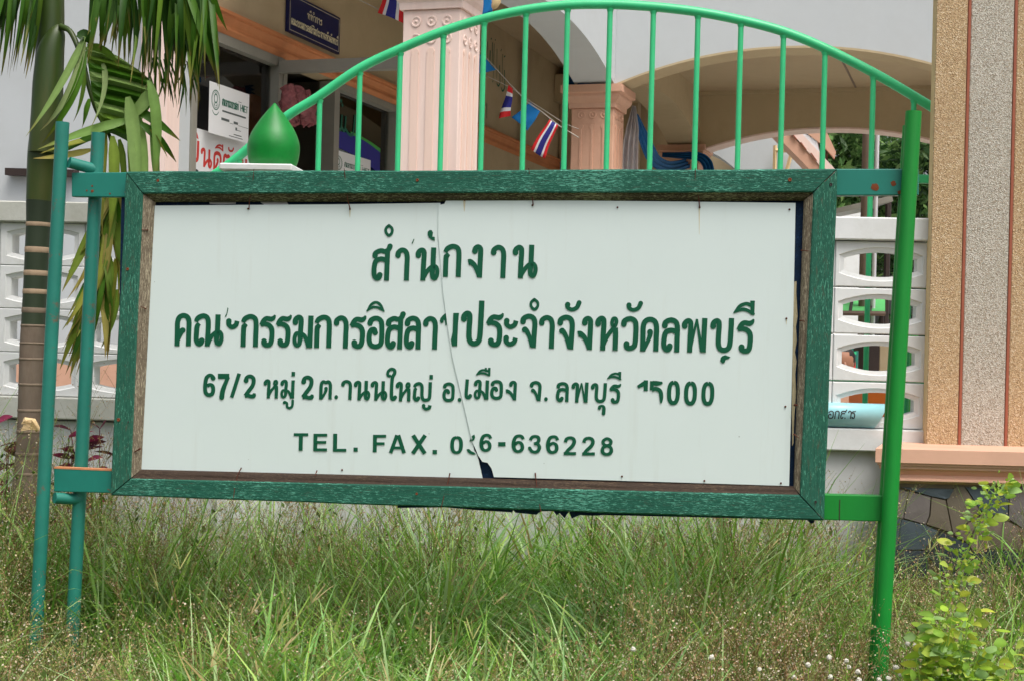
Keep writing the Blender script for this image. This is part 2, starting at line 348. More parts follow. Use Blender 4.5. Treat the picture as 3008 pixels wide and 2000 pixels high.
g('ค', .50, s((.078, 0), (.078, .4), (.078, .72), (.13, .87), (.25, .925), (.37, .87), (.42, .72), (.42, .4), (.42, 0)), b((.235, .475, 1.15), (.19, .40, .9), (.13, .24, .7), (.09, .12, .6)))
g('ณ', .90, s((.155, .69, .75), (.095, .60), (.080, .4), (.080, .2), (.14, .082), (.215, .088), (.245, .175, 1.15)), s((.05, .745, .8), (.12, .86), (.27, .925), (.39, .865), (.43, .70), (.425, .35), (.415, 0)),
  s((.43, .06, .8), (.52, .27, .8), (.62, .39, .8), (.71, .44, .8)), l((.715, .965), (.71, .42)), LOOP(.72))
g('ะ', .42, b((.085, .82, 1.15), (.09, .70), (.19, .625), (.31, .69), (.345, .82)), b((.085, .28, 1.15), (.09, .16), (.19, .082), (.31, .15), (.345, .28)))
g('ํะ', .42, b((.085, .82, 1.15), (.09, .70), (.19, .625), (.31, .69), (.345, .82)))
g('ร', .49, s((.035, .675, .7), (.11, .80, .95), (.20, .875, .95), (.34, .855, 1.0), (.42, .90, .8), (.46, .98, .3)), s((.03, .665, .6), (.16, .705, .9), (.30, .655), (.375, .52), (.375, .25), (.33, .10), (.23, .075), (.155, .11, 1.0), (.145, .185, 1.15)))
g('ม', .63, b(*HK, (.25, .5), (.245, .3)), s((.245, .42, .8), (.13, .43, .8), (.075, .3, .8), (.09, .14, .8), (.15, .075, .85), (.225, .12, .85), (.25, .3)), s((.27, .44, .75), (.38, .35, .8), (.46, .16, .8), (.50, .0, .8)), l((.555, .97), (.545, 0)))
g('อ', .53, b((.09, .775, 1.12), (.12, .865), (.26, .925), (.40, .865), (.452, .70), (.452, .25), (.40, .115), (.265, .075), (.13, .125), (.078, .26), (.078, .44), (.13, .565), (.22, .585), (.255, .49, 1.1)))
g('ป', .72, b(*HK, (.252, .5), (.255, .26), (.31, .12), (.42, .078), (.53, .13), (.58, .28), (.60, .8), (.61, 1.28)))
g('บ', .72, b(*HK, (.252, .5), (.255, .26), (.31, .12), (.43, .078), (.55, .13), (.60, .28), (.62, .7), (.625, 1.0)))
g('จ', .52, b((.09, .765, 1.12), (.11, .86), (.25, .925), (.39, .875), (.447, .72), (.437, .4), (.42, 0)), b((.155, .53, 1.2), (.205, .49, .95), (.28, .36, .85), (.33, .2, .75), (.37, .03, .7)))
g('ห', .71, b(*HK, (.25, .4), (.245, 0)), s((.25, .10, .75), (.34, .34, .8), (.46, .53, .8), (.58, .66, .8)), s((.575, .65, .7), (.51, .76, .7), (.53, .90, .7), (.61, .915, .7), (.64, .80, .7), (.575, .66, .7)), l((.61, .65), (.625, .45), (.622, 0)))
g('ว', .52, b((.09, .765, 1.12), (.11, .86), (.25, .925), (.39, .875), (.447, .72), (.44, .25), (.39, .115), (.28, .075), (.195, .10), (.185, .20, 1.15)))
g('ด', .54, s((.078, 0), (.078, .4), (.078, .70), (.13, .865), (.265, .925), (.40, .865), (.455, .70), (.455, .4), (.452, 0)), b((.275, .56, 1.1), (.275, .46, .9), (.20, .25, .75), (.10, .02, .7)))
g('ต', .60, s((.082, 0), (.082, .4), (.086, .70), (.12, .85), (.20, .915), (.30, .86, .9), (.40, .915), (.48, .85), (.515, .70), (.515, .4), (.512, 0)), b((.315, .56, 1.1), (.31, .46, .9), (.23, .25, .75), (.11, .02, .7)))
g('พ', .76, b(*HK, (.252, .4), (.25, 0)), l((.25, .02, .7), (.435, .97, .4)), l((.435, .97, .4), (.60, .02, .7)), l((.665, 1.0), (.645, 0)))
g('ใ', .60, s((.28, 1.28, .7), (.21, 1.23, .8), (.13, 1.29, .85), (.14, 1.45, .85), (.28, 1.58, .9), (.44, 1.52), (.45, 1.36), (.37, 1.2), (.335, .9), (.335, .3), (.36, .10), (.46, .082), (.51, .17, 1.15)))
g('ญ', .88, s((.155, .69, .75), (.095, .60), (.080, .4), (.080, .2), (.14, .082), (.215, .088), (.245, .175, 1.15)), s((.05, .745, .8), (.12, .86), (.25, .925), (.36, .865), (.40, .70), (.405, .3), (.46, .11), (.58, .078), (.70, .12), (.745, .3), (.755, 1.0)),
  b((.49, -.21, 1.1), (.50, -.30, .9), (.60, -.385, .9), (.74, -.33, .95), (.765, -.19, 1.05)))
g('เ', .32, s((.13, 1.0), (.115, .6), (.105, .25), (.13, .10), (.21, .075), (.255, .17, 1.15)))
g('ท', .71, b(*HK, (.25, .4), (.245, 0)), s((.25, .10, .75), (.34, .5, .8), (.46, .85, .8), (.58, .9, .8), (.625, .7), (.622, 0)))
g('ย', .66, b((.14, .79, 1.1), (.12, .87), (.18, .92), (.22, .84), (.17, .68), (.10, .55), (.10, .25), (.18, .10), (.34, .078), (.5, .12), (.55, .3), (.56, 1.0)))
g('ศ', .6, s((.078, 0), (.078, .70), (.13, .85), (.265, .9), (.40, .86), (.455, .70), (.455, 0)), b((.275, .5, 1.1), (.2, .3, .8), (.10, .1, .7)), l((.43, .88), (.56, 1.05)))
g('โ', .4, s((.05, 1.35, .8), (.18, 1.5), (.33, 1.45), (.27, 1.2), (.22, .9), (.22, .3), (.25, .1), (.34, .1, 1.1)))
# marks: box 0..w wide, 0..1 high
g('ิ', 1.7, s((.05, .06, .4), (.45, .65, 1.5), (.9, .86, 1.5), (1.3, .6, 1.6), (1.66, .02, .5)), s((.08, .06, .4), (.55, .40, 1.4), (.95, .42, 1.4), (1.3, .28, 1.4), (1.64, .02, .4)))
g('ี', 1.55, s((.03, .18, .4), (.45, .62, 1.5), (.9, .80, 1.5), (1.25, .70, 1.6)), s((.05, .18, .4), (.55, .40, 1.4), (.95, .38, 1.5), (1.45, .12, 1.2)), l((1.36, 1.0, 2.0), (1.38, .05, 1.6)))
g('ื', 1.75, s((.03, .10, .4), (.45, .55, 1.6), (.9, .72, 1.6), (1.35, .60, 1.8)), s((.05, .10, .4), (.55, .32, 1.4), (1.05, .3, 1.6), (1.6, .06, 1.2)), l((1.18, 1.0, 1.6), (1.2, .5, 1.6)), l((1.60, 1.0, 1.8), (1.62, .05, 1.6)))
g('ั', 1.4, b((.22, .62, 2.9), (.25, .36, 2.2), (.6, .2, 2.2), (1.0, .36, 2.3), (1.2, .78, 2.6)))
g('ํ', .72, s((.36, .88, 1.55), (.12, .66, 1.4), (.12, .34, 1.4), (.36, .12, 1.55), (.60, .34, 1.4), (.60, .66, 1.4), (.36, .88, 1.55)))
g('่', .8, l((.42, 1.0, 4.6), (.38, 0, 4.6)))
g('ุ', .95, b((.22, .62, 2.4), (.25, .80, 1.8), (.55, .88, 1.7), (.75, .65, 2.4), (.73, 0, 2.6)))
g('ู', 1.35, b((.2, .78, 2.2), (.3, .88, 1.6), (.52, .70, 1.8), (.55, .3, 1.9), (.85, .16, 1.9), (1.15, .4, 1.9), (1.18, 1.0, 1.9)))
# figures: tall numerals of the address line (box 1 high)
ring = lambda w, k=1.0: s((w / 2, .91, k), (.17, .87, k), (.1, .68, k), (.1, .32, k), (.17, .13, k), (w / 2, .09, k), (w - .17, .13, k), (w - .1, .32, k), (w - .1, .68, k), (w - .17, .87, k), (w / 2, .91, k))
g('0', .54, ring(.54))
g('6', .54, b((.42, .80, 1.25), (.36, .90, .9), (.25, .92, .9), (.13, .80), (.09, .5), (.10, .25), (.17, .11), (.28, .078), (.40, .13), (.44, .30), (.40, .47), (.28, .52, .9), (.17, .46, .9)))
g('7', .53, l((.03, .90, 1.3), (.50, .90, 1.3)), s((.46, .87, .9), (.36, .62), (.25, .3, 1.15), (.21, 0, 1.25)))
g('/', .43, l((.36, 1.0, .9), (.07, 0, .9)))
g('2', .54, b((.10, .74, 1.25), (.13, .87, .95), (.26, .925), (.40, .86), (.44, .70), (.38, .5), (.22, .28), (.08, .09, .9)), s((.07, .085, 1.1), (.2, .10, 1.0), (.34, .06, 1.0), (.46, .09, 1.1), (.48, .2, .6)))
g('1x', .54, l((.44, .99), (.44, .56)), s((.42, .9), (.3, .82), (.12, .72, .7)), )
g('5x', .56, l((.10, .90, 1.0), (.28, .875, 1.2), (.50, .90, .5)), l((.085, .97, .9), (.085, .60, .9)), s((.09, .61, .9), (.24, .66), (.40, .58, 1.0), (.46, .42, 1.0), (.47, .22, .8), (.46, .07, .3)))
# figures and capitals of the telephone line
W4 = 1.45
g('T', .84, l((0, .92, 1.05), (.84, .92, 1.05)), l((.42, .90, W4), (.42, 0, W4)))
g('E', .78, l((.11, 0, W4), (.11, 1, W4)), l((.05, .92, 1.05), (.78, .92, 1.05)), l((.05, .51, 1.0), (.73, .51, 1.0)), l((.05, .08, 1.05), (.78, .08, 1.05)))
g('F', .76, l((.11, 0, W4), (.11, 1, W4)), l((.05, .92, 1.05), (.76, .92, 1.05)), l((.05, .49, 1.0), (.68, .49, 1.0)))
g('L', .76, l((.11, 0, W4), (.11, 1, W4)), l((.05, .08, 1.05), (.76, .08, 1.05)))
g('A', 1.0, l((.12, 0, 1.3), (.46, 1, 1.3)), l((.88, 0, 1.35), (.54, 1, 1.35)), l((.28, .29, .95), (.72, .29, .95)))
g('X', .92, l((.12, 0, 1.4), (.80, 1, 1.4)), l((.80, 0, 1.4), (.12, 1, 1.4)))
g('I', .25, l((.12, 0, W4), (.12, 1, W4)))
g('N', .8, l((.1, 0, W4), (.1, 1, W4)), l((.7, 0, W4), (.7, 1, W4)), l((.1, 1, W4), (.7, 0, W4)))
g('o0', .70, s((.35, .92, 1.05), (.19, .86, 1.2), (.11, .66, 1.35), (.11, .34, 1.35), (.19, .14, 1.2), (.35, .08, 1.05), (.51, .14, 1.2), (.59, .34, 1.35), (.59, .66, 1.35), (.51, .86, 1.2), (.35, .92, 1.05)))
g('o6', .69, s((.62, .74, 1.1), (.54, .88, 1.1), (.38, .925, 1.05), (.2, .84, 1.2), (.11, .58, 1.35), (.12, .3, 1.35), (.2, .13, 1.2), (.36, .075, 1.05), (.53, .15, 1.2), (.58, .32, 1.3), (.52, .5, 1.15), (.36, .575, 1.0), (.2, .48, 1.1)))
g('o3', .68, s((.08, .72, 1.1), (.18, .88, 1.1), (.34, .925, 1.05), (.5, .86, 1.2), (.53, .70, 1.2), (.44, .57, 1.1), (.28, .53, 1.0)), s((.28, .53, 1.0), (.48, .50, 1.1), (.57, .33, 1.3), (.5, .14, 1.2), (.33, .075, 1.05), (.17, .13, 1.1), (.06, .29, 1.2)))
g('o2', .70, s((.10, .68, 1.2), (.16, .85, 1.15), (.34, .925, 1.05), (.52, .86, 1.2), (.57, .68, 1.3), (.46, .46, 1.3), (.26, .27, 1.2), (.10, .07, 1.0)), l((.03, .08, 1.05), (.68, .08, 1.05)))
g('o8', .70, s((.35, .54, 1.0), (.17, .62, 1.1), (.15, .80, 1.15), (.35, .92, 1.05), (.55, .80, 1.15), (.53, .62, 1.1), (.35, .54, 1.0)), s((.35, .54, 1.0), (.15, .44, 1.15), (.11, .25, 1.3), (.19, .12, 1.2), (.35, .075, 1.05), (.51, .12, 1.2), (.59, .25, 1.3), (.55, .44, 1.15), (.35, .54, 1.0)))
g('o-', .40, l((0, .5, 1.5), (.40, .5, 1.5)))
g('dot', .25, l((0, .5, 6.6), (.25, .5, 6.6)))
g('rdot', 1.0, ('b', ((.5, .42, 5.5), (.5, .5, 6.0), (.5, .58, 5.5))))

def ribbon(pts, wid, round0=False, round1=False):
    """outline of a pen stroke: returns list of left and right points"""
    P = np.array([p[:2] for p in pts]); W = np.array(wid) / 2
    d = np.gradient(P, axis=0); d /= (np.linalg.norm(d, axis=1)[:, None] + 1e-9); nrm = np.stack([-d[:, 1], d[:, 0]], 1)
    Lp = [P[i] + nrm[i] * W[i] for i in range(len(P))]; Rp = [P[i] - nrm[i] * W[i] for i in range(len(P))]
    if round0:
        pre_l, pre_r = [], []
        for a in (80, 55, 28):
            c, s_ = math.cos(math.radians(a)), math.sin(math.radians(a))
            pre_l.append(P[0] - d[0] * W[0] * s_ + nrm[0] * W[0] * c); pre_r.append(P[0] - d[0] * W[0] * s_ - nrm[0] * W[0] * c)
        Lp = pre_l + Lp; Rp = pre_r + Rp
    if round1:
        for a in (28, 55, 80):
            c, s_ = math.cos(math.radians(a)), math.sin(math.radians(a))
            Lp.append(P[-1] + d[-1] * W[-1] * s_ + nrm[-1] * W[-1] * c); Rp.append(P[-1] + d[-1] * W[-1] * s_ - nrm[-1] * W[-1] * c)
    return Lp, Rp
def letter_mesh(ch, x0, x1, yb, yt, mapper, depth=.0014, shear=.03, t=T_, base=.0005, n=5, mark_h=None):
    """letter strokes laid out in the box (x0,x1,yb,yt) of a surface; mapper(x,y,height) gives the point in the place"""
    w, strokes = GL[ch]; H = yb - yt; hh = mark_h or abs(H); V = []; F = []
    for si, (kind, pts) in enumerate(strokes):
        q = np.array([(p[0] / w * (x1 - x0) + x0 + shear * p[1] * H - shear * H * .5, yb - p[1] * H, (p[2] if len(p) > 2 else 1.0) * t * abs(H)) for p in pts])
        if kind == 'l':
            if len(q) > 2: q = np.array(catmull(q, 2))
        else: q = np.array(catmull(q, n))
        endblob = kind in 'sb' and len(pts[-1]) > 2 and pts[-1][2] > 1.09
        Lp, Rp = ribbon(q, q[:, 2], kind == 'b', endblob)
        h = depth + si * .0003; k = len(Lp); o = len(V)
        for P in (Lp, Rp):
            for p in P: V.append(mapper(p[0], p[1], base + h))
        for P in (Lp, Rp):
            for p in P: V.append(mapper(p[0], p[1], base))
        for i in range(k - 1):
            F.append((o + i, o + i + 1, o + k + i + 1, o + k + i)); F.append((o + i, o + 2 * k + i, o + 2 * k + i + 1, o + i + 1))
            F.append((o + k + i, o + k + i + 1, o + 3 * k + i + 1, o + 3 * k + i))
        F.append((o, o + k, o + 3 * k, o + 2 * k)); F.append((o + k - 1, o + 3 * k - 1, o + 4 * k - 1, o + 2 * k - 1))
    return V, F

# ------------------------------------------------------------------ the sign
SG = Frame(at(1400, 1000, 5.2)[:2], -10.9)
sign = thing('office_sign', 'white sign board with green raised lettering in a peeling green frame on pipe posts', 'sign', SG.w(0, 0, 0))
def SP(x, y, off=0.0): return SG.uz(x, y, off)
OUT = [(370, 505), (2460, 497), (2421, 1528), (324, 1454)]
GRN = [(421, 570), (2389, 566), (2349, 1452), (385, 1404)]
INN = [(446, 592), (2361, 588), (2331, 1429), (406, 1379)]
def pl(p): return [SP(x, y, .03) for x, y in p]
o4, g4, i4 = pl(OUT), pl(GRN), pl(INN)
gap = .0025
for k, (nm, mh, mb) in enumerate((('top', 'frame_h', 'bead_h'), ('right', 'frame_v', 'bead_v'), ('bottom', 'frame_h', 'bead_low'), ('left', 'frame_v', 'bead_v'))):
    a, c = k, (k + 1) % 4
    A, B, Cc, D = [np.array(q) for q in (o4[a], o4[c], g4[c], g4[a])]
    dr = (B - A) / np.linalg.norm(B - A)
    A, B, Cc, D = A + dr * gap, B - dr * gap, Cc - dr * gap, D + dr * gap
    # subdivided along its length with a slight waviness of old timber
    nseg = 14; V = []; F = []
    for i in range(nseg + 1):
        t = i / nseg; po = A + (B - A) * t; pi = D + (Cc - D) * t
        wv = (rng.random(2) - .5) * .0035 if 0 < i < nseg else np.zeros(2); po = po + wv
        for (p, n) in ((po, -.012), (po, .028), (po * .93 + pi * .07, .034), (po * .06 + pi * .94, .034), (pi, .030), (pi, -.012)): V.append(SG.w(p[0], p[1], n))
    for i in range(nseg):
        for j in range(6): F.append((i * 6 + j, i * 6 + (j + 1) % 6, (i + 1) * 6 + (j + 1) % 6, (i + 1) * 6 + j))
    F.append(tuple(range(6))); F.append(tuple(nseg * 6 + j for j in range(6)))
    rail = obj('frame_rail', V, F, M[mh], sign)
    E_, G_ = [np.array(q) for q in (i4[a], i4[c])]; V = []; F = []
    for i in range(nseg + 1):
        t = i / nseg; po = D + (Cc - D) * t; pi = E_ + (G_ - E_) * t
        w1 = (rng.random() - .5) * .004
        for (f_, n) in ((0, .029), (.25, .022 + w1 * .5), (.55, .019 - w1 * .4), (.8, .013), (1.0, .004), (1.0, -.006), (0, -.006)):
            p = po * (1 - f_) + pi * f_; V.append(SG.w(p[0], p[1], n))
    for i in range(nseg):
        for j in range(7): F.append((i * 7 + j, i * 7 + (j + 1) % 7, (i + 1) * 7 + (j + 1) % 7, (i + 1) * 7 + j))
    F.append(tuple(range(7))); F.append(tuple(nseg * 7 + j for j in range(7)))
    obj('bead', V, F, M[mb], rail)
# backing board and its torn lower edge
bk = [SP(x, y) for x, y in [(352, 560), (2440, 556), (2400, 1500), (336, 1430)]]
v, f = prism(SG, bk, -.024, -.014); obj('backing_board', v, f, M['backing'], sign)
tear = [(1162, 1478), (1162, 1493), (1300, 1491), (1405, 1500), (1500, 1506), (1503, 1499), (1510, 1507), (1572, 1513), (1585, 1503), (1622, 1502), (1632, 1515), (1640, 1508), (1655, 1523), (1668, 1503), (1676, 1524), (1700, 1514), (1735, 1516), (1770, 1514), (2370, 1528), (2382, 1540), (2392, 1536), (2390, 1520), (2300, 1500), (1700, 1495)]
v, f = prism(SG, [SP(x, y) for x, y in tear], -.03, -.025); obj('torn_backing', v, f, M['backing'], sign)
v, f = prism(SG, [SP(x, y) for x, y in [(355, 600), (350, 640), (347, 760), (345, 790), (349, 830), (346, 880), (372, 880), (375, 600)]], -.03, -.025); obj('torn_backing', v, f, M['backing'], sign)
# peeling cream strip on the blue margin
v, f = prism(SG, [SP(x, y) for x, y in [(2333, 828), (2340, 826), (2339, 860), (2343, 930), (2338, 960), (2341, 1000), (2335, 1034), (2340, 1060), (2336, 1100), (2339, 1150), (2333, 1230), (2331, 1300), (2327, 1310), (2326, 1220), (2328, 1040), (2331, 900)]], -.013, -.011); obj('peeling_strip', v, f, M['cream_strip'], sign)
# the white panel, cracked in two
crack = [(1292, 598), (1291, 690), (1299, 780), (1306, 862), (1319, 960), (1333, 1050), (1352, 1130), (1370, 1205), (1389, 1290), (1393, 1322)]
left_p = [(450, 605), (700, 603), (1000, 601)] + [(1293, 597)] + crack[1:] + [(1402, 1334), (1410, 1370), (1418, 1408), (1000, 1400), (700, 1388), (405, 1379)]
right_p = [(1294, 602), (1305, 600), (1312, 586), (1700, 590), (2000, 593), (2337, 597), (2331, 900), (2325, 1160), (2318, 1426), (2000, 1416), (1700, 1407), (1451, 1400), (1444, 1375), (1432, 1358), (1417, 1355), (1405, 1337)] + [(x - 4, y) for x, y in crack[::-1]][1:]
# ordering: right piece runs clockwise, left piece clockwise
v, f = prism(SG, [SP(x, y, .003) for x, y in left_p], -.001, .003); panelL = obj('panel', v, f, M['panel'], sign); panelL['label'] = 'left piece of the cracked white panel'
v, f = prism(SG, [SP(x, y, .007) for x, y in right_p], .0035, .0072); panelR = obj('panel', v, f, M['panel'], sign); panelR['label'] = 'right piece of the cracked white panel, lapped over the left'
zL, zR = .003, .0072
def mapL(x, y, h): 
    u, z = SP(x, y, zL); return SG.w(u, z, zL + h)
def mapR(x, y, h):
    u, z = SP(x, y, zR); return SG.w(u, z, zR + h)
def put(side, ch, x0, x1, yt, yb, **k):
    mp, par = (mapL, panelL) if side == 'L' else (mapR, panelR)
    v, f = letter_mesh(ch, x0, x1, yb, yt, mp, **k); obj('letter', v, f, M['letter'], par)
for a in [('ส', 1092, 1150, 730, 825), ('า', 1161, 1203, 728, 825), ('น', 1220, 1292, 728, 825),
          ('ค', 514, 563, 920, 1016), ('ณ', 570, 658, 921, 1016.5), ('ํะ', 664, 703, 927, 1018), ('ก', 708, 760, 923, 1018.5), ('ร', 763, 810, 924, 1020), ('ร', 811, 857, 924, 1020),
          ('ม', 859, 920, 925, 1021), ('ก', 924, 975, 925, 1021.5), ('า', 980, 1024, 927, 1023), ('ร', 1028, 1076, 926, 1024), ('อ', 1078, 1129, 928, 1024.5), ('ส', 1132, 1188, 929, 1025.5), ('ล', 1188, 1237, 928, 1025.5), ('า', 1242, 1286, 929, 1026)]: put('L', *a)
for a in [('ก', 1302, 1356, 717, 814), ('ง', 1370, 1419, 718, 816), ('า', 1441, 1487, 720, 817.5), ('น', 1505, 1581, 720, 818),
          ('ป', 1354, 1424, 913, 1017), ('ร', 1428, 1480, 919, 1019), ('ะ', 1479, 1523, 926, 1018), ('จ', 1527, 1578, 922, 1021), ('า', 1582, 1630, 926, 1023.5), ('จ', 1636, 1688, 925, 1025.5), ('ง', 1692, 1742, 928, 1027),
          ('ห', 1748, 1817, 928, 1028.5), ('ว', 1823, 1875, 929, 1029.5), ('ด', 1881, 1937, 931, 1031.5), ('ล', 1943, 1998, 933, 1034), ('พ', 2002, 2079, 935, 1034.5), ('บ', 2086, 2157, 935, 1036), ('ร', 2164, 2216, 936, 1038)]: put('R', *a)
# marks above and below the lines
for a in [('ํ', 1130, 1156, 659, 697)]: put('L', *a, shear=0)
put('L', 'ิ', 1076, 1131, 884, 917, t=.155)
put('R', 'ํ', 1556, 1584, 876, 914, shear=0)
put('R', 'ั', 1660, 1708, 882, 917, t=.155); put('R', 'ั', 1840, 1889, 884, 918, t=.155); put('R', 'ี', 2154, 2218, 884, 928, t=.155)
# address line
for a in [('6', 597, 634, 1096, 1164), ('7', 638, 675, 1097, 1166), ('/', 677, 707, 1096, 1166), ('2', 716, 752, 1099, 1167), ('ห', 774, 818, 1113, 1168.5), ('ม', 823, 866, 1114, 1169), ('2', 885, 922, 1102, 1171), ('ต', 938, 976, 1115, 1172),
          ('า', 1001, 1035, 1115, 1173), ('น', 1039, 1089, 1117, 1174.5), ('น', 1088, 1139, 1118, 1175), ('ใ', 1130, 1167, 1117, 1175.5), ('ห', 1162, 1207, 1120, 1177.5), ('ญ', 1213, 1272, 1121, 1178), ('อ', 1300, 1336, 1122, 1179)]: put('L', *a, t=.168)
for a in [('เ', 1362, 1387, 1113, 1171), ('ม', 1391, 1437, 1114, 1172), ('อ', 1440, 1478, 1115, 1172.5), ('ง', 1482, 1519, 1117, 1174.5), ('จ', 1555, 1591, 1118, 1176.5), ('ล', 1633, 1672, 1121, 1179), ('พ', 1678, 1730, 1122, 1181), ('บ', 1735, 1784, 1124, 1182), ('ร', 1790, 1825, 1125, 1184),
          ('0', 1959, 1998, 1116, 1189), ('0', 2009, 2048, 1118, 1190.5), ('0', 2060, 2099, 1119, 1191), ('1x', 1864, 1904, 1115, 1188), ('5x', 1908, 1950, 1116, 1188)]: put('R', *a, t=.168)
put('L', 'ู', 830, 864, 1176, 1201, t=.155); put('L', '่', 857, 867, 1091, 1104, t=.17, shear=0); put('L', '่', 1262, 1272, 1100, 1113, t=.17, shear=0)
put('R', 'ื', 1398, 1441, 1079, 1103, t=.16); put('R', 'ี', 1783, 1826, 1091, 1116, t=.17); put('R', 'ุ', 1755, 1779, 1188, 1213, t=.165)
put('L', 'rdot', 982, 994, 1159, 1171); put('L', 'rdot', 1344, 1356, 1167, 1179); put('R', 'rdot', 1598, 1610, 1165, 1177)
# telephone line
for a in [('T', 863, 905, 1271, 1322), ('E', 921, 961, 1272.5, 1323.5), ('L', 979, 1018, 1272.5, 1325), ('F', 1096, 1134, 1275.5, 1326.5), ('A', 1142, 1194, 1276.5, 1329), ('X', 1207, 1255, 1277, 1330.5), ('o0', 1323, 1360, 1279, 1332)]: put('L', *a, shear=.02)
for a in [('o6', 1408.5, 1445, 1272.5, 1325.5), ('o-', 1464, 1485, 1276, 1330), ('o6', 1503, 1541, 1274.5, 1328.5), ('o3', 1553, 1591, 1276, 1330.5), ('o6', 1604, 1642, 1277, 1331.5), ('o2', 1655, 1694, 1280, 1335), ('o2', 1709, 1749, 1281, 1336), ('o8', 1764, 1802, 1282.5, 1337)]: put('R', *a, shear=.02)
put('L', 'dot', 1039, 1051, 1313, 1325, shear=0); put('L', 'dot', 1271, 1284, 1320, 1332, shear=0)
def poly_piece(side, pts, name='letter', mat='letter', h=.0016):
    mp, par = (mapL, panelL) if side == 'L' else (mapR, panelR); k = len(pts)
    V = [mp(x, y, .0005 + h) for x, y in pts] + [mp(x, y, .0005) for x, y in pts]
    F = [tuple(range(k)), tuple(range(2 * k - 1, k - 1, -1))] + [(i, i + k, (i + 1) % k + k, (i + 1) % k) for i in range(k)]
    obj(name, V, F, M[mat], par)
# broken letters: only the fragments that are left
poly_piece('L', [(1262, 677), (1268, 677), (1272, 684), (1271, 692), (1270, 696), (1277, 697), (1277.5, 708), (1268, 705), (1260, 699), (1256.5, 690), (1257, 682)])
poly_piece('L', [(1216, 702), (1217, 704), (1213, 716), (1210, 718), (1210, 714)])
poly_piece('L', [(669, 904), (671, 906), (669, 918), (665, 930), (661, 932), (662, 928), (666, 922)])
poly_piece('L', [(1292, 944), (1294, 936), (1300, 928), (1308, 921), (1314, 924), (1316, 934), (1312, 940), (1313, 955), (1309, 956), (1307, 942), (1303, 940), (1303, 948), (1296, 950)])
poly_piece('R', [(1332, 920), (1348.5, 920), (1346, 950), (1343, 1016), (1328, 1016), (1325, 998), (1330, 976), (1331, 950)])
poly_piece('R', [(2122, 1045), (2130, 1042), (2146, 1048), (2140, 1053), (2131, 1056), (2129, 1064), (2122, 1067), (2116, 1060), (2117, 1051)])
poly_piece('L', [(1379, 1295), (1383, 1286), (1385, 1290), (1384, 1292), (1384, 1294)])
poly_piece('R', [(1386, 1279), (1394, 1275), (1396, 1283), (1393, 1291), (1387, 1294), (1384, 1292), (1388, 1287)])
poly_piece('L', [(1371, 1318), (1378, 1317), (1384, 1323), (1392, 1327), (1398, 1332), (1390, 1334), (1380, 1331), (1374, 1326)])
# screws, bent nails and rust streaks
def head(side, x, y, r=3.0, mat='nail'):
    mp, par = (mapL, panelL) if side == 'L' else (mapR, panelR); c = mp(x, y, .0005); rr = r / 860
    V = []; F = []; k = 8
    for (q, h) in ((1.0, 0), (.8, .003), (.3, .004)):
        for i in range(k):
            a = 2 * math.pi * i / k; V.append(c + SG.u * math.cos(a) * rr * q + np.array([0, 0, 1]) * math.sin(a) * rr * q + SG.n * h)
    for j in range(2):
        for i in range(k): F.append((j * k + i, j * k + (i + 1) % k, (j + 1) * k + (i + 1) % k, (j + 1) * k + i))
    F.append(tuple(2 * k + i for i in range(k))); obj('nail', V, F, M[mat], par)
for x, y in [(729, 614), (1028, 615), (407, 1365), (1005, 1379), (422, 1170)]: head('L', x, y)
for x, y in [(1365, 589), (1564, 604), (1814, 610), (2055, 610), (2319, 616), (2310, 936), (1827, 1398), (2069, 1411), (2294, 1418), (2307, 1193)]: head('R', x, y)
def bent(par, pts, r=.0012, mat='nail', offs=(.012, .04)):
    P = [SG.w(*SP(x, y, .02), offs[0] + (offs[1] - offs[0]) * i / max(1, len(pts) - 1)) for i, (x, y) in enumerate(pts)]
    v, f = tube(P, [r * 1.9] + [r] * (len(P) - 1), 6); obj('bent_nail', v, f, M[mat], par)
rails = [o for o in sign.children if o.name.startswith('frame_rail')]
for pts in [[(729, 616), (733, 590), (745, 545), (752, 500)], [(1027, 616), (1022, 590), (1018, 540), (1016, 498)], [(1565, 604), (1563, 570), (1558, 520), (1556, 497)], [(2055, 610), (2051, 570), (2042, 540), (2044, 497)]]: bent(rails[0], pts)
for pts in [[(707, 1373), (700, 1390), (694, 1420), (692, 1460)], [(929, 1382), (931, 1394)], [(1320, 1389), (1317, 1412), (1310, 1440), (1300, 1488)], [(1571, 1388), (1576, 1420), (1585, 1470), (1592, 1502)]]: bent(rails[2], pts, .0013)
bent(rails[3], [(416, 1316), (404, 1322), (391, 1328)], .002, 'nail', (.03, .02)); bent(rails[3], [(436, 676), (428, 677), (420, 676)], .0016, 'nail', (.02, .032)); bent(rails[3], [(430, 909), (423, 904), (417, 902)], .0016, 'nail', (.02, .032))
bent(rails[1], [(2353, 736), (2364, 737), (2375, 739)], .0015, 'nail', (.02, .032)); bent(rails[1], [(2350, 942), (2358, 942), (2364, 945)], .0015, 'nail', (.02, .032)); bent(rails[1], [(2331, 1274), (2340, 1280), (2348, 1285)], .0015, 'nail', (.02, .032)); bent(rails[1], [(2334, 1189), (2342, 1188)], .0025, 'nail', (.02, .032))
def screw(par, x, y, r=5, mat='rust'):
    c = SG.w(*SP(x, y, .034), .034); v = []; k = 8; rr = r / 880
    for q, h in ((1.0, 0), (.75, .0035), (.3, .002)):
        for i in range(k):
            a = 2 * math.pi * i / k; v.append(c + SG.u * math.cos(a) * rr * q + np.array([0, 0, 1]) * math.sin(a) * rr * q + SG.n * h)
    F = [(j * k + i, j * k + (i + 1) % k, (j + 1) * k + (i + 1) % k, (j + 1) * k + i) for j in range(2) for i in range(k)] + [tuple(2 * k + i for i in range(k))]
    obj('screw', v, F, M[mat], par)
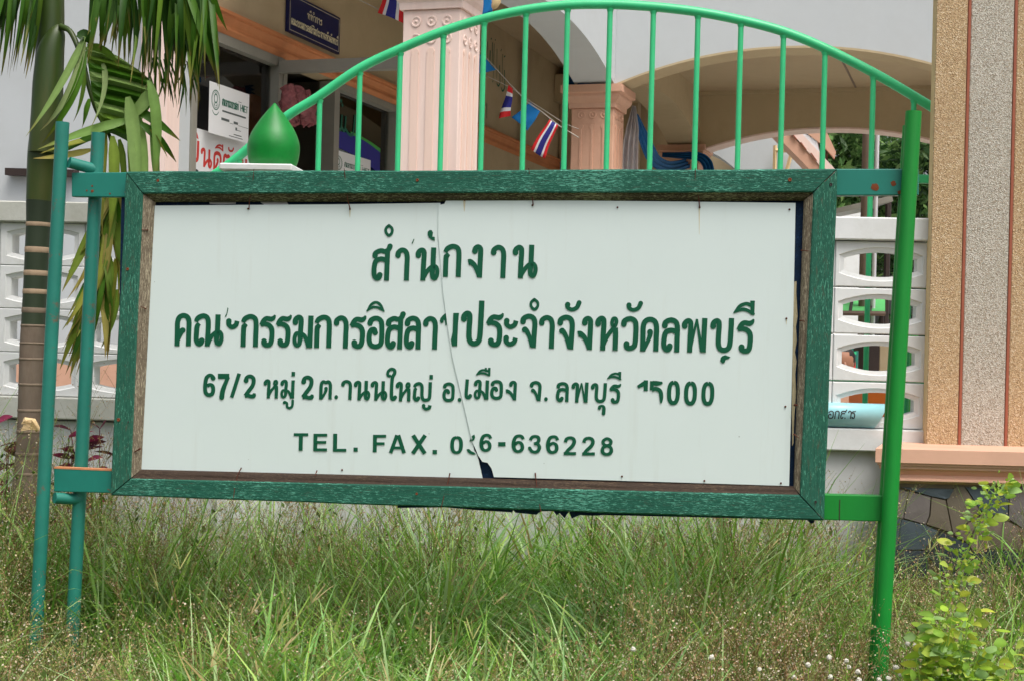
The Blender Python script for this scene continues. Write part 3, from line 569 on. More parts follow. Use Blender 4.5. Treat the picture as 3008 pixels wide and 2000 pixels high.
screw(rails[0], 1226, 530); screw(rails[0], 2320, 529, 6); screw(rails[0], 464, 531); screw(rails[1], 2441, 543, 5, 'nail_dark'); screw(rails[1], 2396, 1473, 4, 'nail_dark'); screw(rails[3], 375, 791, 5); screw(rails[3], 348, 1232, 6); screw(rails[3], 377, 1238, 2.5, 'nail_dark'); screw(rails[2], 1224, 1449, 4)
# posts
def post(x0, y0, x1, y1, r, mat, off, zb=-.3):
    a = np.array(SG.w(*SP(x0, y0, off), off)); c = np.array(SG.w(*SP(x1, y1, off), off)); dr = (c - a) / (c[2] - a[2]); e = a + dr * (zb - a[2])
    n = 8; v, f = tube([a + (e - a) * i / n for i in range(n + 1)], r, 20, False)
    k = len(v); rim = [np.array(q) for q in v[:20]]
    v = v + [a + (q - a) * .86 for q in rim] + [a + (q - a) * .86 - np.array([0, 0, .05]) for q in rim]          # hollow open end
    for i in range(20): f += [(i, (i + 1) % 20, k + (i + 1) % 20, k + i), (k + i, k + (i + 1) % 20, k + 20 + (i + 1) % 20, k + 20 + i)]
    f.append(tuple(k + 20 + i for i in range(20)))
    return obj('post', v, f, M[mat], sign, smooth=True), a, c
post(184, 360, 102, 1940, .0242, 'teal', .02); post(289, 391, 213, 1856, .0242, 'teal', -.055)
for (a, c, o1, o2) in [((203, 478), (285, 500), .02, -.055), ((160, 1461), (238, 1466), .02, -.055)]:
    A = np.array(SG.w(*SP(*a, o1), o1)); B = np.array(SG.w(*SP(*c, o2), o2)); v, f = tube([A, (A + B) / 2, B], .0205, 16); obj('spacer_tube', v, f, M['teal'], sign, smooth=True)
post(2684, 328, 2583, 1998, .0258, 'bright_green', .03); post(2675, 371, 2572, 1998, .0258, 'bright_green', -.03)
def bracket(q, mat, n0, n1, nm='bracket'):
    P = [SP(x, y, n1) for x, y in q]; v, f = prism(SG, P, n0, n1); return obj(nm, v, f, M[mat], sign, bevel=.003, segs=2)
br = bracket([(210, 508), (378, 507), (378, 580), (210, 579)], 'teal_rust', -.03, .0)
bracket([(158, 1372), (330, 1379), (330, 1447), (158, 1443)], 'teal_rust', -.03, .0)
br2 = bracket([(2455, 497), (2699, 497), (2699, 574), (2455, 575)], 'teal_rust', -.045, .0)
br3 = bracket([(2418, 1451), (2600, 1455), (2596, 1531), (2418, 1526)], 'bright_green', -.045, .0)
def rustspot(par, x, y, r, fl=.0008):
    u, z = SP(x, y, .0); V = [SG.w(u, z, fl * 1.4)]; k = 14
    for i in range(k):
        a = 2 * math.pi * i / k; q = r / 900 * (.8 + .4 * rng.random()); V.append(SG.w(u + math.cos(a) * q, z + math.sin(a) * q, fl))
    obj('rust_spot', V, [(0, 1 + i, 1 + (i + 1) % k) for i in range(k)], M['rust'], par)
for x, y, r in [(2570, 551, 11), (2624, 541, 8), (2643, 566, 6)]: rustspot(br2, x, y, r)
for x, y, r in [(271, 562, 5), (271, 547, 3), (255, 561, 3), (323, 570, 3)]: rustspot(br, x, y, r)
# slot cut in the lower right bracket
u, z = SP(2467, 1466, .0); u2, z2 = SP(2467, 1528, .0)
obj('slot', fbox(SG, u - .0016, u + .0016, z2, z, .0004, .0012), BOXF, M['metal_dark'], br3)

# torn scraps of an older poster in the gap above the panel, rust runs below the nails
for q in ([(762, 587), (845, 587), (850, 592), (842, 594), (848, 603), (778, 604), (766, 596)], [(614, 588), (694, 588), (692, 600), (640, 601), (616, 600)]):
    v, f = prism(SG, [SP(x, y, -.012) for x, y in q], -.013, -.0115); obj('paper_scrap', v, f, M['paper'], sign)
def stain(side, x, y0, y1, w):
    mp, par = (mapL, panelL) if side == 'L' else (mapR, panelR); V = []
    for t in (0, .3, .7, 1): V += [mp(x - w * (1 - t * .8) / 2, y0 + (y1 - y0) * t, .0004), mp(x + w * (1 - t * .8) / 2, y0 + (y1 - y0) * t, .0004)]
    obj('rust_stain', V, [(2 * i, 2 * i + 1, 2 * i + 3, 2 * i + 2) for i in range(3)], M['stain'], par)
stain('L', 1028, 612, 640, 5); stain('R', 2054, 612, 690, 4); stain('R', 1364, 588, 622, 8); stain('R', 2310, 938, 954, 4)
u_, z_ = SP(160, 1372, 0.0); u2_, _ = SP(328, 1378, 0.0)
obj('rust_edge', [SG.w(*SP(x, y, 0.0), n) for n in (.001, -.03) for x, y in ((159, 1375), (329, 1382), (329, 1377), (159, 1370))], BOXF, M['stain_orange'], sign)

# ------------------------------------------------------------------ fence wall of pierced blocks
FA, FB = at(2600, 1000, 7.0), at(100, 1000, 7.3)
FQ = Frame(FA[:2], math.degrees(math.atan2(FA[1] - FB[1], FA[0] - FB[0])))
UL = -6.2
fence = thing('fence_wall', 'white boundary wall of pierced concrete blocks with coping, behind the sign', 'wall', FQ.w(-2.5, 0, 0))
box('lower_wall', FQ, UL, .19, -.1, 1.06, -.14, -.01, M['lower_wall'], fence)
box('ledge', FQ, UL, -2.96, 1.07, 1.176, -.16, .035, M['coping_old'], fence, bevel=.006)
box('ledge', FQ, -2.96, .187, 1.03, 1.134, -.16, .035, M['fence_white'], fence, bevel=.006)
box('coping', FQ, UL, -3.13, 2.012, 2.112, -.15, .03, M['coping_old'], fence, bevel=.006)
box('coping', FQ, -2.79, .188, 2.002, 2.108, -.15, .03, M['fence_white'], fence, bevel=.006)
def eye(w, h, hs, n=10):                       # outline of the lens-shaped opening, counter-clockwise from lower left
    P = []
    for i in range(n + 1):
        t = -1 + 2 * i / n; P.append((t * w / 2, -hs / 2 - (h - hs) / 2 * (1 - t * t)))
    for i in range(n + 1):
        t = 1 - 2 * i / n; P.append((t * w / 2, hs / 2 + (h - hs) / 2 * (1 - t * t)))
    return P
def block_mesh(W, H, ow, oh, ohs, n0=-.10, n1=0.0):
    """one pierced block centred on 0: rim, recessed bevel round the opening, opening through"""
    E1 = eye(ow + .05, oh + .042, ohs + .03); E2 = eye(ow + .04, oh + .034, ohs + .026); E3 = eye(ow, oh, ohs); k = len(E1); nb = k // 2
    R = []
    for i in range(nb): R.append((-W / 2 + W * i / (nb - 1), -H / 2))
    for i in range(nb): R.append((W / 2 - W * i / (nb - 1), H / 2))
    c = .004
    rings = [[(x, z, n0) for x, z in R], [(x, z, n1 - c) for x, z in R], [(x * (1 - 2 * c / W), z * (1 - 2 * c / H), n1) for x, z in R], [(x, z, n1) for x, z in E1], [(x, z, n1 - .007) for x, z in E2], [(x, z, n1 - .012) for x, z in E3], [(x, z, n0) for x, z in E3]]
    V = [FQ.u * x + FQ.n * n + np.array([0, 0, z]) for r in rings for x, z, n in r]; F = []
    for j in range(len(rings)):
        j2 = (j + 1) % len(rings)
        for i in range(k): F.append((j * k + i, j * k + (i + 1) % k, j2 * k + (i + 1) % k, j2 * k + i))
    me = bpy.data.meshes.new('block'); me.from_pydata([tuple(v) for v in V], [], F); bm = bmesh.new(); bm.from_mesh(me); bmesh.ops.recalc_face_normals(bm, faces=bm.faces); bm.to_mesh(me); bm.free()
    return me
def blocks(me, mat, us, zs):
    me.materials.append(mat)
    for z in zs:
        for u in us:
            o = link(bpy.data.objects.new('block', me)); o.parent = fence; o.location = Vector(FQ.w(u, z, 0)) - fence.location
BH = .2125
blocks(block_mesh(.417, .2105, .335, .118, .055), M['fence_white'], [-.027 - .42 * k for k in range(7)], [1.134 + BH * (i + .5) * 1.02 for i in range(4)])
blocks(block_mesh(.417, .207, .31, .125, .085), M['fence_white'], [-3.595 - .42 * k for k in range(6)], [1.178 + .2085 * (i + .5) for i in range(4)])
pier = thing('gate_pier', 'white square pier with a flat cap in the boundary wall behind the sign', 'pier', FQ.w(-2.95, 0, 0))
box('shaft', FQ, -3.12, -2.79, 0, 2.272, -.30, .04, M['fence_white'], pier, bevel=.006)
box('cap', FQ, -3.135, -2.785, 2.272, 2.305, -.34, .08, M['fence_white'], pier, bevel=.006)
c = FQ.w(-2.925, 2.305, -.13)
fc_ = catmull([(0, .104), (.12, .120), (.32, .127), (.47, .117), (.61, .096), (.76, .064), (.87, .037), (.96, .013), (1.0, .003)], 6); FT = [q[0] for q in fc_]; FRR = [q[1] for q in fc_]
prof = []
for i in range(25):                            # onion shape: round belly, concave run to a point
    t = i / 24; z = .318 * t; r = float(np.interp(t, FT, FRR))
    prof.append((max(r, .0035), z))
v, f = lathe(c, prof, 36); fin = tag(obj('finial', v, f, M['finial'], smooth=True), 'green drop-shaped finial standing on the white pier cap', 'finial')

# ------------------------------------------------------------------ sliding gate with arched top rail, parked behind the wall
GF = Frame((FQ.o + FQ.n * -.30)[:2], math.degrees(math.atan2(FQ.u[1], FQ.u[0])))
gate = thing('sliding_gate', 'mint green tubular gate with an arched top rail and upright bars', 'gate', GF.w(-1.2, 0, 0))
arc_px = [(560, 560), (672, 484), (833, 350), (932, 287), (1055, 203), (1175, 145), (1299, 94), (1418, 57), (1544, 30), (1666, 16), (1789, 14), (1918, 21), (2048, 36), (2174, 60), (2299, 93), (2419, 141), (2566, 215), (2683, 283), (2780, 343), (2900, 425)]
A = [GF.uz(x, y) for x, y in arc_px]; pts = catmull([(a[0], a[1]) for a in A], 5)
v, f = tube([GF.w(p[0], p[1]) for p in pts], .0235, 16); obj('arched_rail', v, f, M['rail_green'], gate, smooth=True)
au = np.array([p[0] for p in pts]); az = np.array([p[1] for p in pts])
for x, y in [(700, 460), (820, 370), (937, 300), (1055, 225), (1174, 160), (1300, 110), (1420, 70), (1543, 45), (1665, 35), (1790, 35), (1917, 40), (2048, 55), (2174, 80), (2299, 115), (2421, 160), (2563, 230), (2682, 300), (2800, 360)]:
    u, z = GF.uz(x, y); zt = float(np.interp(u, au, az)); v, f = tube([GF.w(u + .004, zt - .012), GF.w(u + .002, 1.5), GF.w(u, .25)], .0135, 12)
    bar = obj('bar', v, f, M['rail_green'], gate, smooth=True)
    v, f = tube([GF.w(u + .004, zt - .020), GF.w(u + .004, zt - .036)], [.019, .014], 12); obj('weld', v, f, M['rail_green'], bar, smooth=True)
u0 = A[0][0]; u1 = A[-1][0]; zz = GF.uz(2704, 527)[1]
box('latch_bar', GF, GF.uz(2570, 520)[0], u1 - .03, zz - .02, zz + .02, -.016, .016, M['rail_green'], gate, bevel=.003)
for z, r in ((1.35, .018), (.25, .022)):
    box('cross_rail', GF, u0, u1, z - r, z + r, -.016, .016, M['rail_green'], gate, bevel=.003)
for u in (u0, u1): box('end_post', GF, u - .025, u + .025, .12, float(np.interp(u, au, az)), -.024, .024, M['rail_green'], gate, bevel=.003)

# ------------------------------------------------------------------ gatehouse pillar of washed aggregate on a slate base
PF = Frame((1.9, 6.88), -3.0)
pil = thing('entrance_pillar', 'tall pillar faced in tan and grey pebble panels on a slate base', 'pillar', PF.w(.6, 0, -.4))
box('core', PF, 0, 2.2, 1.07, 4.6, -.10, -.004, M['trim_cream'], pil)
def PU(x): return PF.uz(x, 700)[0]
ucut = [PF.uz(2734, 700)[0], PF.uz(2826, 700)[0], PF.uz(2836, 700)[0], PF.uz(2962, 700)[0], PF.uz(2972, 700)[0]]
w1 = ucut[1] - ucut[0]; w2 = ucut[3] - ucut[2]; wj = ucut[2] - ucut[1]
box('edge_strip', PF, -.002, .012, 1.07, 4.6, -.09, .000, M['trim_cream'], pil); box('edge_strip', PF, .013, ucut[0] - .001, 1.07, 4.6, -.02, .004, M['trim_cream'], pil, bevel=.002)
x = ucut[0]
for i in range(8):
    w = (w1, w2)[i % 2] * (1 if i != 0 else 1); mt = ('tan_agg', 'grey_agg')[i % 2]
    box('pebble_panel', PF, x, x + w, 1.07, 4.6, -.02, .010, M[mt], pil, bevel=.003); x += w
    box('joint_strip', PF, x + .001, x + wj - .001, 1.07, 4.6, -.02, .013, M['joint'], pil, bevel=.002); x += wj
# base cornice: profile swept along front and left end
BF = Frame((at(2572, 1320, 6.46)[0], 6.46), -1.5)
prof = [(.0, 1.078), (.0, 1.020), (.012, 1.016), (.012, 1.008), (.020, 1.006), (.022, .994), (.040, .985), (.056, .966), (.050, .956), (.030, .948), (.030, .942), (.075, .925)]   # (inset, z)
V = []; F = []; k = len(prof); W = 2.4; D = .55; SKW = .30
for (ins, z) in prof:
    V += [BF.w(ins + SKW * (D - ins), z, -D), BF.w(ins, z, -ins), BF.w(W, z, -ins)]
for i in range(k - 1):
    for j in range(2): F.append((3 * i + j, 3 * i + j + 1, 3 * i + 4 + j, 3 * i + 3 + j))
V += [BF.w(W, prof[0][1], -D)]; F.append((0, 1, 2, 3 * k)); obj('cornice', V, F, M['peach'], pil)
v, f = [BF.w(u, z, n) for z in (-.1, .93) for u, n in ((.075, -.074), (W, -.074), (W, -D), (.075 + SKW * D, -D))], BOXF; obj('base_core', v, f, M['mortar'], pil)
box('mortar_band', BF, .085, W, .900, .928, -.1, -.072, M['mortar'], pil)
sp = lambda x, y: (2550 + x / 3.919, 1400 + y / 3.919)
stones = [(0, [(300, 135), (462, 168), (404, 478), (300, 450)]), (0, [(474, 168), (718, 230), (702, 440), (662, 540), (416, 474)]), (1, [(385, 118), (985, 138), (930, 238), (880, 250), (728, 218)]),
          (2, [(732, 234), (888, 268), (962, 634), (676, 542), (716, 442)]), (2, [(908, 262), (1000, 118), (1106, 112), (1284, 380), (1250, 438), (984, 652)]), (1, [(1126, 118), (1612, 142), (1604, 488), (1302, 384)]),
          (4, [(998, 668), (1258, 450), (1246, 530), (1150, 755)]), (0, [(1634, 118), (1960, 120), (1960, 640), (1800, 596), (1620, 480)]), (1, [(388, 488), (660, 556), (812, 624), (648, 832), (345, 836)]), (1, [(300, 465), (380, 486), (336, 836), (300, 840)]),
          (3, [(836, 634), (1142, 772), (1194, 890), (1150, 1150), (900, 1180), (684, 900), (672, 846)]), (3, [(300, 850), (656, 850), (682, 915), (700, 1160), (300, 1165)]), (4, [(1310, 404), (1600, 508), (1800, 610), (1960, 655), (1960, 860), (1380, 828), (1210, 850), (1166, 766), (1258, 545)]),
          (3, [(1208, 862), (1380, 842), (1960, 874), (1960, 1060), (1420, 1090), (1168, 1150)]), (4, [(300, 1180), (700, 1174), (890, 1196), (860, 1500), (300, 1520)]), (0, [(904, 1196), (1150, 1164), (1420, 1104), (1480, 1480), (880, 1500)]), (2, [(1436, 1100), (1960, 1072), (1960, 1500), (1496, 1484)]),
          (1, [(300, 1534), (860, 1514), (1000, 1514), (940, 1900), (300, 1900)]), (3, [(1014, 1512), (1490, 1496), (1960, 1514), (1960, 1900), (960, 1900)])]
stones += [((mi + 2) % 5, [(x + 1690, y) for x, y in p]) for mi, p in stones if min(x for x, y in p) < 1700] + [((mi + 1) % 5, [(x + 3380, y) for x, y in p]) for mi, p in stones]
for i, (mi, poly) in enumerate(stones):
    P = [BF.uz(*sp(*q), -.062 if mi != 3 else -.066) for q in poly]; P = [(max(u, .08), max(z, 0.0)) for u, z in P]
    d = -.064 + .006 * rng.random(); cen = np.mean(np.array(P), 0); P = [(cen[0] + (u - cen[0]) * 1.012, cen[1] + (z - cen[1]) * 1.012) for u, z in P]
    v1 = [BF.w(u, z, -.09) for u, z in P] + [BF.w(u, z, d - .006) for u, z in P] + [BF.w(cen[0] + (u - cen[0]) * .993, cen[1] + (z - cen[1]) * .993, d + .004 * (rng.random() - .5)) for u, z in P]
    k = len(P); F = [(j * k + a, j * k + (a + 1) % k, (j + 1) * k + (a + 1) % k, (j + 1) * k + a) for j in range(2) for a in range(k)]
    cv = len(v1); v1.append(BF.w(cen[0], cen[1], d + .002)); F += [(2 * k + a, 2 * k + (a + 1) % k, cv) for a in range(k)] + [tuple(range(k - 1, -1, -1))]
    obj('slate', v1, F, STONE[mi], pil)

# ------------------------------------------------------------------ pale blue document tube lying on the ledge
tb = thing('document_tube', 'pale blue pipe letter holder with dark lettering lying on the right ledge', 'tube', FQ.w(-.4, 1.134, .1))
R = (FQ.uz(2500, 1180, .13)[1] - FQ.uz(2500, 1254, .13)[1]) / 2
zc = 1.136 + R; nc = .035 - .075 + .04
ua, ubt, ubb = FQ.uz(2300, 1220, nc)[0], FQ.uz(2606, 1180, nc)[0], FQ.uz(2565, 1254, nc)[0]
V = []; F = []; k = 28
for r in (R, R * .94):
    for i in range(k):
        a = 2 * math.pi * i / k; zz_ = math.sin(a); t = (zz_ + 1) / 2
        V.append(FQ.w(ua, zc + r * zz_, nc + r * math.cos(a))); V.append(FQ.w(ubb + (ubt - ubb) * t, zc + r * zz_, nc + r * math.cos(a)))
for i in range(k):
    j = (i + 1) % k; F += [(2 * i, 2 * i + 1, 2 * j + 1, 2 * j), (2 * (k + i), 2 * (k + j), 2 * (k + j) + 1, 2 * (k + i) + 1), (2 * i + 1, 2 * (k + i) + 1, 2 * (k + j) + 1, 2 * j + 1), (2 * i, 2 * j, 2 * (k + j), 2 * (k + i))]
tube_o = obj('pipe', V, F, M['pvc_blue'], tb, smooth=False)
tube_o.data.polygons.foreach_set('use_smooth', np.array([len(p.vertices) == 4 and abs(p.normal @ Vector(FQ.u)) < .3 for p in tube_o.data.polygons]))
def map_tube(x, y, h):
    u, z = FQ.uz(x, y, nc + R); s_ = max(-.95, min(.95, (z - zc) / R)); rr = R + h; return FQ.w(u, zc + rr * s_, nc + rr * math.sqrt(1 - s_ * s_))
for ch, x0, x1 in [('อ', 2432, 2450), ('ก', 2451, 2467), ('ส', 2468, 2488), ('า', 2490, 2502), ('ร', 2500, 2514)]:
    v, f = letter_mesh(ch, x0, x1, 1229, 1205, map_tube, depth=.0006, shear=.12, t=.13, base=.0004, n=5); obj('letter', v, f, M['ink_dark'], tube_o)

# ------------------------------------------------------------------ the office building: b to the right, a into depth
TH = math.radians(17.5); B0 = np.array([.728, 13.7]); VA = np.array([math.sin(TH), math.cos(TH)]); VB = np.array([math.cos(TH), -math.sin(TH)])
def bp(p, q, z): xy = B0 + VB * p + VA * q; return np.array([xy[0], xy[1], z])
def bbox(name, p0, p1, q0, q1, z0, z1, mat, parent, **k):
    return obj(name, [bp(p, q, z) for z in (z0, z1) for (p, q) in ((p0, q0), (p1, q0), (p1, q1), (p0, q1))], BOXF, mat, parent, **k)
PW = -1.75
WF = Frame((B0 + VB * PW)[:2], 90 - 17.5)          # window wall: u = q, n = to the right
bld = thing('office_building', 'peach and white office with arched portico, fluted columns and shop windows behind the gate', 'building', bp(0, 0, 0))
ZF = .45                                            # raised floor
bbox('floor_slab', -6, 3.9, -4.6, 9.5, -.1, ZF, M['coping_old'], bld)
# window wall, with openings for two windows and a doorway
def wallpiece(u0, u1, z0, z1, mat='beige'): return box('wall', WF, u0, u1, z0, z1, -.16, 0, M[mat], bld)
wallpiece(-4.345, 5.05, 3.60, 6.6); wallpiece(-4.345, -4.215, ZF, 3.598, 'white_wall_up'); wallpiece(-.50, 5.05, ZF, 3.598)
wallpiece(-4.213, -2.99, ZF, 1.35); wallpiece(-1.86, -.502, ZF, 1.35)
# cornice along the wall
cp = [(0, 3.755), (.060, 3.755), (.060, 3.735), (.045, 3.728), (.045, 3.715), (.034, 3.700), (.020, 3.675), (.020, 3.655), (.030, 3.645), (.030, 3.63), (.012, 3.615), (0, 3.60)]
V = [WF.w(u, z, n + .001) for u in (-4.36, 5.04) for n, z in cp]; k = len(cp)
F = [(i, i + 1, k + i + 1, k + i) for i in range(k - 1)] + [tuple(range(k)), tuple(range(2 * k - 1, k - 1, -1))]; obj('cornice', V, F, M['peach_deep'], bld)
def window(u0, u1, z0, z1, fw=.055, mid=None):
    w = obj('window', [WF.w(u, z, -.06) for u, z in ((u0 + fw, z0 + fw), (u1 - fw, z0 + fw), (u1 - fw, z1 - fw), (u0 + fw, z1 - fw))] + [WF.w(u, z, -.066) for u, z in ((u0 + fw, z0 + fw), (u1 - fw, z0 + fw), (u1 - fw, z1 - fw), (u0 + fw, z1 - fw))], BOXF, M['glass'], bld)
    m = MB()
    for c8 in (fbox(WF, u0, u0 + fw, z0, z1, -.11, .012), fbox(WF, u1 - fw, u1, z0, z1, -.11, .012), fbox(WF, u0 + fw, u1 - fw, z1 - fw, z1, -.11, .008), fbox(WF, u0 + fw, u1 - fw, z0, z0 + fw, -.11, .008)): m.box8(c8)
    if mid: m.box8(fbox(WF, u0 + fw, u1 - fw, mid - .03, mid + .03, -.11, .004))
    m.build('frame', M['alu'], w); return w
win1 = window(-4.212, -2.86, 1.352, 3.598, .07); win2 = window(-1.86, -.502, 1.352, 3.598, .06)
m = MB(); m.box8(fbox(WF, -2.859, -2.80, ZF, 3.59, -.12, .02)); m.box8(fbox(WF, -1.92, -1.861, ZF, 3.59, -.12, .02)); m.build('door_frame', M['alu'], bld)
# transom rail across the passage
bbox('transom_rail', PW + .021, -.30, -2.95, -2.87, 3.475, 3.565, M['alu'], bld)
# inner room: dark behind the glass
for nm, c8 in (('room_wall', (-4.6, -4.5, -4.2, 5.0, ZF, 4.4)), ('room_ceiling', (-4.5, PW - .17, -4.2, 5.0, 3.95, 4.05)), ('room_wall', (-4.6, PW - .17, -4.3, -4.21, ZF, 4.4)), ('room_wall', (-4.6, PW - .17, 5.0, 5.1, ZF, 4.4)), ('room_partition', (-4.4, PW - .5, -.2, -.1, ZF, 3.9))):
    bbox(nm, *c8, M['room'], bld)
# front of the building to the left: pilaster, white wall, peach dado
bbox('pilaster', PW - .20, PW - .004, -4.52, -4.346, ZF, 6.6, M['peach_pale'], bld)
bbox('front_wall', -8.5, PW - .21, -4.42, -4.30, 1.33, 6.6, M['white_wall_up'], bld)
bbox('dado', -8.5, PW - .21, -4.46, -4.31, -.05, 1.325, M['peach'], bld)
zz = 2.83
FL = Frame((B0 + VB * (PW - .21) - VA * 4.42)[:2], -17.5); ub = obj('lintel_channel', [FL.w(*FL.uz(x, y, .07), n) for n in (.07, .001) for x, y in ((14, 515), (215, 520), (215, 499), (14, 494))], BOXF, M['metal_dark'], bld)
# end wall of the passage and its beam
bbox('end_wall', PW + .005, -.1, 5.05, 5.2, ZF, 6.6, M['beige'], bld)
bbox('wall', PW + .01, -.75, 4.86, 5.04, 2.6, 4.72, M['beige'], bld)
bbox('beam', PW + .006, -.2, 4.60, 4.86, 4.45, 4.78, M['beige'], bld)
bbox('passage_ceiling', PW + .006, -.19, -4.3, 5.04, 4.90, 5.0, M['ceil'], bld)
bbox('downpipe', PW + .03, PW + .07, 3.15, 3.19, 3.76, 4.85, M['metal_dark'], bld)
bbox('door_post', PW + .35, PW + .47, 4.78, 4.85, ZF, 3.9, M['peach_deep'], bld)
# columns with capital, rosettes and flutes
def column(p, q, pale, far=False):
    mt = M['peach_pale'] if pale else M['peach']; s_ = .195; ZC = 3.79; H = .20
    col_ = bbox('column', p - s_, p + s_, q - s_, q + s_, ZF, ZC - H, mt, bld, bevel=.006)
    V = []; F = []; pr = [(0, -H), (.018, -H), (.022, -H + .045), (.045, -H + .07), (.06, -H + .10), (.06, -H + .125), (.085, -H + .135), (.085, 0), (.02, .004)]
    for e, z in pr: V += [bp(p + sx * (s_ + e), q + sy * (s_ + e), ZC + z) for sx, sy in ((-1, -1), (1, -1), (1, 1), (-1, 1))]
    for i in range(len(pr) - 1):
        for j in range(4): F.append((4 * i + j, 4 * i + (j + 1) % 4, 4 * i + 4 + (j + 1) % 4, 4 * i + 4 + j))
    F += [(3, 2, 1, 0), tuple(4 * len(pr) - 4 + j for j in range(4))]; obj('capital', V, F, mt, col_)
    if far: return col_
    for face in range(2):                                  # front face (-a) and right face (+b)
        def fp(t, z, n): return bp(p + t, q - s_ - n, z) if face == 0 else bp(p + s_ + n, q + t, z)
        for t in (-.105, 0, .105):
            for z in ((ZC - H - .075, ZC - H - .185) if pale else (ZC - H - .06,)):
                V = []; F = []; k = 14
                for r, n in ((.036, .001), (.034, .007), (.026, .007), (.022, .001), (.011, .001), (.008, .008), (.0005, .010)):
                    for i in range(k):
                        a = 2 * math.pi * i / k; V.append(fp(t + r * math.cos(a), z + r * math.sin(a), n))
                for j in range(6):
                    for i in range(k): F.append((j * k + i, j * k + (i + 1) % k, (j + 1) * k + (i + 1) % k, (j + 1) * k + i))
                obj('rosette', V, F, mt, col_, smooth=True)
            zt = ZC - H - (.27 if pale else .165); w = .026 if pale else .010     # raised reed with round head
            poly = [(-w, ZF + .2), (w, ZF + .2), (w, zt - .02)] + [(.024 * math.cos(a) * (1.1 if pale else 1), zt + .024 * math.sin(a)) for a in np.linspace(-.9, math.pi + .9, 11)] + [(-w, zt - .02)]
            k = len(poly); V = [fp(t + x, z, .007) for x, z in poly] + [fp(t + x, z, .0005) for x, z in poly]
            F = [tuple(range(k)), tuple(range(2 * k - 1, k - 1, -1))] + [(i, i + k, (i + 1) % k + k, (i + 1) % k) for i in range(k)]
            obj('flute', V, F, mt if not pale else M['reed'], col_)
    return col_
M['reed'] = paint('reed_pale', srgb(232, 204, 190), .75, .06, 5, srgb(214, 160, 140), .5, .15, .2, stretch=(3, 3, .4))
column(0, -4.09, True); column(0, 0, False); column(0, 4.1, False, True); column(3.4, -.0, False, True); column(3.4, 4.1, False, True)
def arch_wall(name, fr, L0, L1, zs, rise, ztop, n0, n1, mat, edge=True):
    n = 26; V = []; F = []
    for i in range(n + 1):
        t = -1 + 2 * i / n; u = (L0 + L1) / 2 + t * (L1 - L0) / 2; z = zs + rise * (1 - abs(t) ** 2.1)
        V += [fr.w(u, z, n1), fr.w(u, ztop, n1), fr.w(u, ztop, n0), fr.w(u, z, n0)]
    for i in range(n):
        for j in range(4): F.append((4 * i + j, 4 * i + (j + 1) % 4, 4 * i + 4 + (j + 1) % 4, 4 * i + 4 + j))
    F += [(0, 1, 2, 3), (4 * n + 3, 4 * n + 2, 4 * n + 1, 4 * n)]
    return obj(name, V, F, mat, bld)
def arch_line(name, fr, L0, L1, zs, rise, n0, n1, mat):      # thin plaster lip under the arch
    n = 26; V = []; F = []
    for i in range(n + 1):
        t = -1 + 2 * i / n; u = (L0 + L1) / 2 + t * (L1 - L0) / 2; z = zs + rise * (1 - abs(t) ** 2.1)
        V += [fr.w(u, z - .02, n1), fr.w(u, z - .001, n1), fr.w(u, z - .001, n0), fr.w(u, z - .02, n0)]
    for i in range(n):
        for j in range(4): F.append((4 * i + j, 4 * i + (j + 1) % 4, 4 * i + 4 + (j + 1) % 4, 4 * i + 4 + j))
    F += [(0, 1, 2, 3), (4 * n + 3, 4 * n + 2, 4 * n + 1, 4 * n)]
    return obj(name, V, F, mat, bld)
RF = Frame((B0 + VB * .2)[:2], 72.5)                        # outer face of the colonnade
FF_ = Frame((B0 - VA * .2)[:2], -17.5)                      # front face of the portico
RR = Frame((B0 + VA * 3.9)[:2], -17.5)                      # rear arch of the portico
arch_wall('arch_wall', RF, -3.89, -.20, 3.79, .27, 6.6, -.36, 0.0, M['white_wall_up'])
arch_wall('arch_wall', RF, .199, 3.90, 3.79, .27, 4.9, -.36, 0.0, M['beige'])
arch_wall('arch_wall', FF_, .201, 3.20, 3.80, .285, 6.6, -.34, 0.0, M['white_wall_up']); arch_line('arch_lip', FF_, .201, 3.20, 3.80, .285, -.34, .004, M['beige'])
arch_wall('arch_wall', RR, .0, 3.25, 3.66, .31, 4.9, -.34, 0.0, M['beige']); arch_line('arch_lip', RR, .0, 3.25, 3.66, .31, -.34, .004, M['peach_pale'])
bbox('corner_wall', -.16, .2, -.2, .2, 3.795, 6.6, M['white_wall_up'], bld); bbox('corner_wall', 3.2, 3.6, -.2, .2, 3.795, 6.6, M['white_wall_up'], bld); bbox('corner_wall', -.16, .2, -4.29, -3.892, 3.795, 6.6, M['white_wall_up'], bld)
bbox('corner_wall', 3.252, 3.6, 3.9, 4.25, 3.795, 4.9, M['beige'], bld); bbox('corner_wall', -.16, -.002, 3.902, 4.24, 3.795, 4.9, M['beige'], bld)
bbox('portico_ceiling', .201, 3.6, .145, 3.895, 4.40, 4.5, M['ceil'], bld)
bbox('ceiling_trim', .201, 3.6, 3.86, 3.898, 4.36, 4.399, M['beige'], bld); bbox('ceiling_joint', 1.94, 1.96, .15, 3.85, 4.392, 4.3995, M['brown_pole'], bld)
arch_wall('arch_wall', Frame((B0 + VB * 3.6)[:2], 72.5), .201, 3.899, 3.79, .27, 4.9, -.34, 0, M['beige'])
bbox('roof_slab', -.15, 3.7, -.19, 4.3, 6.6, 6.75, M['white_wall_up'], bld); bbox('roof_slab', -8.6, -.16, -4.5, 9.5, 6.6, 6.75, M['white_wall_up'], bld)
